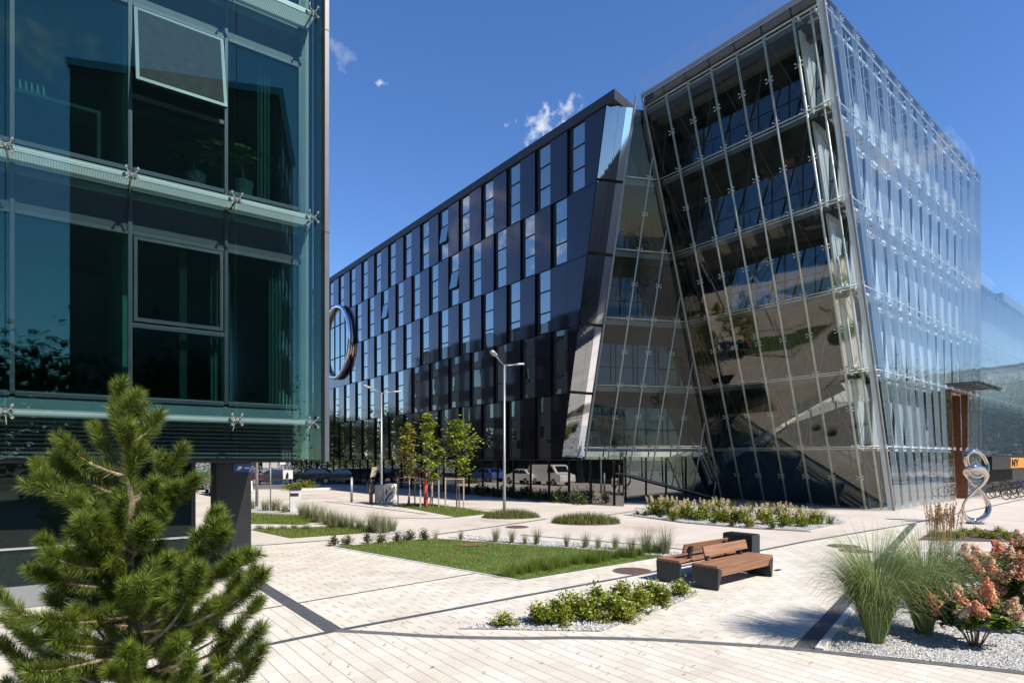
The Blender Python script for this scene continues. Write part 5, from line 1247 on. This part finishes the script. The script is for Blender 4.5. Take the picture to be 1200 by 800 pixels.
tr4 = big_tree((-20, -48, 0), 12, 5.0, 14, M_leafd, 'dark tree behind the square mirrored high in the leaning glass', 'trees behind the square', 2600)
for i, (x, y, s) in enumerate([(-34, -44, 1.1), (-8, -52, 1.0), (6, -58, 1.15), (-48, -36, 1.05), (-60, -24, 1.1), (44, -50, 1.1), (58, -40, 1.0), (-14, -60, 1.3), (-40, -54, 1.2)]):
    t = copy_tree(tr4); t.location = (x, y, 0); t.scale = (s, s, s); t.rotation_euler.z = i*1.1
    t['label'] = 'dark tree %s behind the square, mirrored in leaning glass' % ORD[i]
def hedge(a, d, h, w, seed, label):
    r = random.Random(seed); m = MB(); a, d = V(a), V(d); n = int((d-a).length*130); t = (d-a).normalized(); s = V((-t.y, t.x, 0))
    for _ in range(n):
        p = a+(d-a)*r.random()+s*r.uniform(-w, w)+UP*h*r.random()**.7*r.uniform(.85, 1.1); az = r.uniform(0, 6.28); m.leaf(p, (math.cos(az), math.sin(az), r.uniform(-.4, .6)), UP, .34, .2)
    b = thing('hedge', a, label, 'hedge'); m.build('foliage', M_leafg, b)
    m = MB(); m.tube([a+UP*.02, d+UP*.02], .05, 5)
    k = 0
    while k < (d-a).length: m.tube([a+t*k, a+t*k+UP*h*.8], .03, 4); k += 1.0
    m.build('stem', M_bark, b)
hedge((-52, 66, 0), (-26, 78, 0), 2.6, 1.0, 1, 'tall green hedge behind the parked cars')
b = make_bush('verge_shrub', 171, 420, .2, M_leafy); put(b, G(346, 574), (1.6, .6, .55), 'wide sunlit shrub on the parking lane verge', 'shrub', None, 0)
b2 = make_bush('verge_shrub', 172, 420, .2, M_leafy); put(b2, G(358, 573.7), (1.3, .5, .75), 'lighter shrub right of the wide verge shrub', 'shrub', None, 0)
# ---- a few fallen leaves blown over the paving and lawn
r = random.Random(77); m = MB()
for _ in range(170):
    c = G(r.uniform(330, 960), r.uniform(640, 790)); az = r.uniform(0, 6.28); m.leaf(c+UP*.012, V((math.cos(az), math.sin(az), r.uniform(-.05, .15))), UP, r.uniform(.025, .055), .03, .15)
tag(m.build('fallen_leaves', M_leafo), kind='stuff')
# ---- foreground pine
TIPS = [(300, 60), (296, 105), (400, 128), (250, 165), (160, 190), (150, 232), (100, 250), (200, 290), (112, 288), (380, 158), (460, 215), (350, 215), (420, 250), (490, 290), (268, 340), (300, 380), (240, 420), (340, 300), (450, 310), (400, 455), (545, 375), (540, 410), (565, 425), (120, 452), (132, 480), (90, 520), (150, 550), (270, 490), (300, 520), (220, 510), (360, 550), (440, 490), (420, 540), (470, 570), (520, 560), (590, 490), (622, 478), (640, 520), (600, 540), (660, 530), (540, 600), (580, 590), (650, 600), (655, 670), (600, 670), (570, 700), (520, 650), (560, 740), (480, 640), (420, 650), (420, 740), (380, 790), (280, 770), (90, 770), (60, 680), (20, 640), (0, 580), (130, 640), (200, 620), (190, 690), (240, 710), (330, 620), (300, 660), (350, 700), (480, 750), (450, 700), (590, 780), (330, 130), (310, 240), (260, 270), (390, 300), (310, 440), (370, 400), (40, 740), (150, 730), (500, 480), (380, 600), (10, 700), (140, 780), (230, 790), (330, 760), (660, 720), (500, 520), (350, 480), (320, 560), (20, 800), (60, 840), (200, 850), (300, 850), (400, 850), (500, 840), (580, 840)]
rr = random.Random(33)
for _ in range(44):
    ty = rr.uniform(330, 850); hw = 40+.36*(ty-60); TIPS.append((300+rr.uniform(-hw, hw)*.8, ty))
PY = 4.55
ptop = P(145, 482, PY); pbase = V((ptop.x+.12, PY+.05, 0))
pine = thing('pine_tree', pbase, 'dense young pine with long needles in the near corner', 'tree')
tkp = [pbase+(ptop-pbase)*(i/8)+V((rr.gauss(0, .015), rr.gauss(0, .02), 0)) for i in range(9)]
m = MB(); m.tube(tkp, [.06-.0058*i for i in range(9)], 8); m.build('trunk', M_bark, pine)
br = MB(); nd = MB()
def needles(a, b_, n, L0, r):
    d = (b_-a); ln = d.length; d.normalize(); e1 = d.cross(V((.31, .2, .9))).normalized(); e2 = d.cross(e1)
    for _ in range(n):
        s = r.random()**.8; p = a+(b_-a)*s; q = r.uniform(0, 6.283); o = e1*math.cos(q)+e2*math.sin(q)
        sp_ = r.uniform(.75, 1.25)*(1-.55*max(0, s-.7)/.3); dr = (d*.9+o*sp_*1.3+UP*.12).normalized(); Lq = L0*r.uniform(.8, 1.25)
        w = dr.cross(V((r.gauss(0, 1), r.gauss(0, 1), r.gauss(0, 1)))).normalized()*.00135
        mid = p+dr*Lq*.55+o*.003
        nd.add([p-w, p+w, mid+w*.9, p+dr*Lq+o*.008, mid-w*.9], [(0, 1, 2, 4), (4, 2, 3)])
for (tx, ty) in TIPS:
    u, v = tx/2.1625, 430+ty/2.1625
    frac = min(1, max(0, (v-455)/330)); half = .25+.85*frac
    Y = PY+rr.uniform(-half, half*.9)
    tip = P(u, v, Y)
    zb_ = tip.z-rr.uniform(.22, .5)*(.5+(abs(tip.x-ptop.x))); zb_ = max(.25, min(zb_, ptop.z-.25)); f = zb_/ptop.z; base = pbase+(ptop-pbase)*f
    out = tip-base; hz = V((out.x, out.y, 0))
    mid1 = base+hz*.45+UP*out.z*.22; mid2 = base+hz*.82+UP*out.z*.55
    cv = []
    for k in range(9):
        t = k/8; cv.append(base*(1-t)**3+mid1*3*t*(1-t)**2+mid2*3*t*t*(1-t)+tip*t**3)
    br.tube(cv, [.015-.0012*k for k in range(9)], 6)
    tot = sum((cv[k+1]-cv[k]).length for k in range(8)); acc = 0
    for k in range(7, -1, -1):
        sl = (cv[k+1]-cv[k]).length
        if acc > .40: break
        dens = 3000 if acc < .18 else 1300
        needles(cv[k], cv[k+1], int(dens*sl), .085 if acc < .25 else .075, rr); acc += sl
    dlast = (cv[-1]-cv[-2]).normalized(); needles(tip-dlast*.03, tip+dlast*.05, 220, .07, rr)
    # a whorl of short side shoots
    for k in range(rr.choice((1, 1, 2))):
        s0 = cv[rr.choice((5, 6, 7))]; dd = (dlast+V((rr.gauss(0, .8), rr.gauss(0, .8), rr.gauss(.25, .4)))).normalized(); e = s0+dd*rr.uniform(.10, .19)
        br.tube([s0, e], [.006, .003], 5); needles(s0, e, 380, .078, rr)
needles(tkp[6]+(tkp[7]-tkp[6])*.2, tkp[8]+UP*.04, 1300, .08, rr)
for k in range(7):
    s0 = tkp[8]-UP*.12*(k % 3); a = k*2.4; e = s0+V((math.cos(a)*.09, math.sin(a)*.09, .13)); br.tube([s0, e], [.006, .003], 5); needles(s0, e, 300, .078, rr)
br.build('branch', M_shoot, pine); nd.build('foliage', M_pine, pine)
# ================================================================== LIGHT AND SKY
EL, AZ = math.radians(46), math.radians(-40)
SUN = V((math.cos(EL)*math.cos(AZ), math.cos(EL)*math.sin(AZ), math.sin(EL)))
sd = bpy.data.lights.new('sun', 'SUN'); so_ = bpy.data.objects.new('sun', sd); COL.objects.link(so_)
sd.energy = 5.0; sd.angle = math.radians(.53); sd.color = (1, .94, .86)
so_.rotation_euler = (-SUN).to_track_quat('-Z', 'Y').to_euler(); so_.location = (20, -20, 40)
w = bpy.data.worlds.new('World'); sc.world = w; w.use_nodes = True; nt = w.node_tree; nt.nodes.clear()
out = nt.nodes.new('ShaderNodeOutputWorld'); bg = nt.nodes.new('ShaderNodeBackground'); bg.inputs[1].default_value = .10
sky = nt.nodes.new('ShaderNodeTexSky'); sky.sky_type = 'NISHITA'; sky.sun_disc = False; sky.sun_elevation = EL; sky.sun_rotation = math.atan2(SUN.x, SUN.y)
sky.altitude = 100; sky.air_density = 1.0; sky.dust_density = .1; sky.ozone_density = 5.0
tc = nt.nodes.new('ShaderNodeTexCoord'); gen = tc.outputs['Generated']
def vm(op, a, b=None):
    n = nt.nodes.new('ShaderNodeVectorMath'); n.operation = op
    for i, x in enumerate((a, b)):
        if x is None: continue
        if isinstance(x, tuple): n.inputs[i].default_value = x
        else: nt.links.new(x, n.inputs[i])
    return n
nz = nt.nodes.new('ShaderNodeTexNoise'); nz.inputs['Scale'].default_value = 26; nz.inputs['Detail'].default_value = 7; nz.inputs['Roughness'].default_value = .62
nt.links.new(gen, nz.inputs['Vector'])
nz2 = nt.nodes.new('ShaderNodeTexNoise'); nz2.inputs['Scale'].default_value = 70; nz2.inputs['Detail'].default_value = 5; nt.links.new(gen, nz2.inputs['Vector'])
tot = None
dn = mth(nt, 'MULTIPLY', mth(nt, 'SUBTRACT', mth(nt, 'ADD', mth(nt, 'MULTIPLY', nz.outputs[0], .6), mth(nt, 'MULTIPLY', nz2.outputs[0], .4)), .5), 4.5)
CL = [((-.2155, 1, .6125), .020, .010, 1.0), ((.048, 1, .540), .044, .026, 1.0), ((.085, 1, .570), .034, .020, 1.0), ((-.285, 1, .66), .03, .03, .28), ((1.09, .54, .50), .10, .05, .55), ((-.947, .323, .36), .16, .06, .8), ((-.99, .40, .45), .12, .05, .5), ((.724, -1.06, .69), .14, .05, .5), ((1.09, .62, .30), .10, .03, .35)]
for d, rh, rv, st in CL:
    dv = V(d).normalized(); rt_ = dv.cross(UP).normalized(); uu = rt_.cross(dv)
    a = vm('DOT_PRODUCT', gen, tuple(rt_)).outputs['Value']; b = vm('DOT_PRODUCT', gen, tuple(uu)).outputs['Value']; c = vm('DOT_PRODUCT', gen, tuple(dv)).outputs['Value']
    r2 = mth(nt, 'SQRT', mth(nt, 'ADD', mth(nt, 'POWER', mth(nt, 'DIVIDE', a, rh), 2.0), mth(nt, 'POWER', mth(nt, 'DIVIDE', b, rv), 2.0)))
    k = mth(nt, 'ADD', mth(nt, 'SUBTRACT', .55, r2), dn)
    k = mth(nt, 'MULTIPLY', mth(nt, 'MINIMUM', mth(nt, 'MULTIPLY', mth(nt, 'MAXIMUM', k, 0.0), 1.1), 1.0), mth(nt, 'GREATER_THAN', c, 0.0))
    k = mth(nt, 'MULTIPLY', k, st)
    tot = k if tot is None else mth(nt, 'ADD', tot, k)
cm = mth(nt, 'MINIMUM', tot, .92)
sz = nt.nodes.new('ShaderNodeSeparateXYZ'); nt.links.new(gen, sz.inputs[0])
tint = ramp(nt, sz.outputs[2], [(0.0, (.95, 1.0, 1.05)), (.22, (.78, .93, 1.13)), (.55, (.66, .89, 1.18))])
cl = mixc(nt, cm, mixc(nt, 1.0, sky.outputs[0], tint, 'MULTIPLY'), (6.0, 6.2, 6.8)); nt.links.new(cl, bg.inputs[0]); nt.links.new(bg.outputs[0], out.inputs[0])
vs = sc.view_settings; vs.view_transform = 'Standard'; vs.look = 'None'; vs.exposure = 0.7; vs.gamma = 1.0; vs.use_curve_mapping = False
cy = sc.cycles; cy.max_bounces = 9; cy.transparent_max_bounces = 40; cy.glossy_bounces = 5; cy.diffuse_bounces = 3; cy.transmission_bounces = 8
cy.caustics_reflective = False; cy.caustics_refractive = False; cy.use_denoising = True
for o in list(sc.objects):
    if 'used' in o: del o['used']
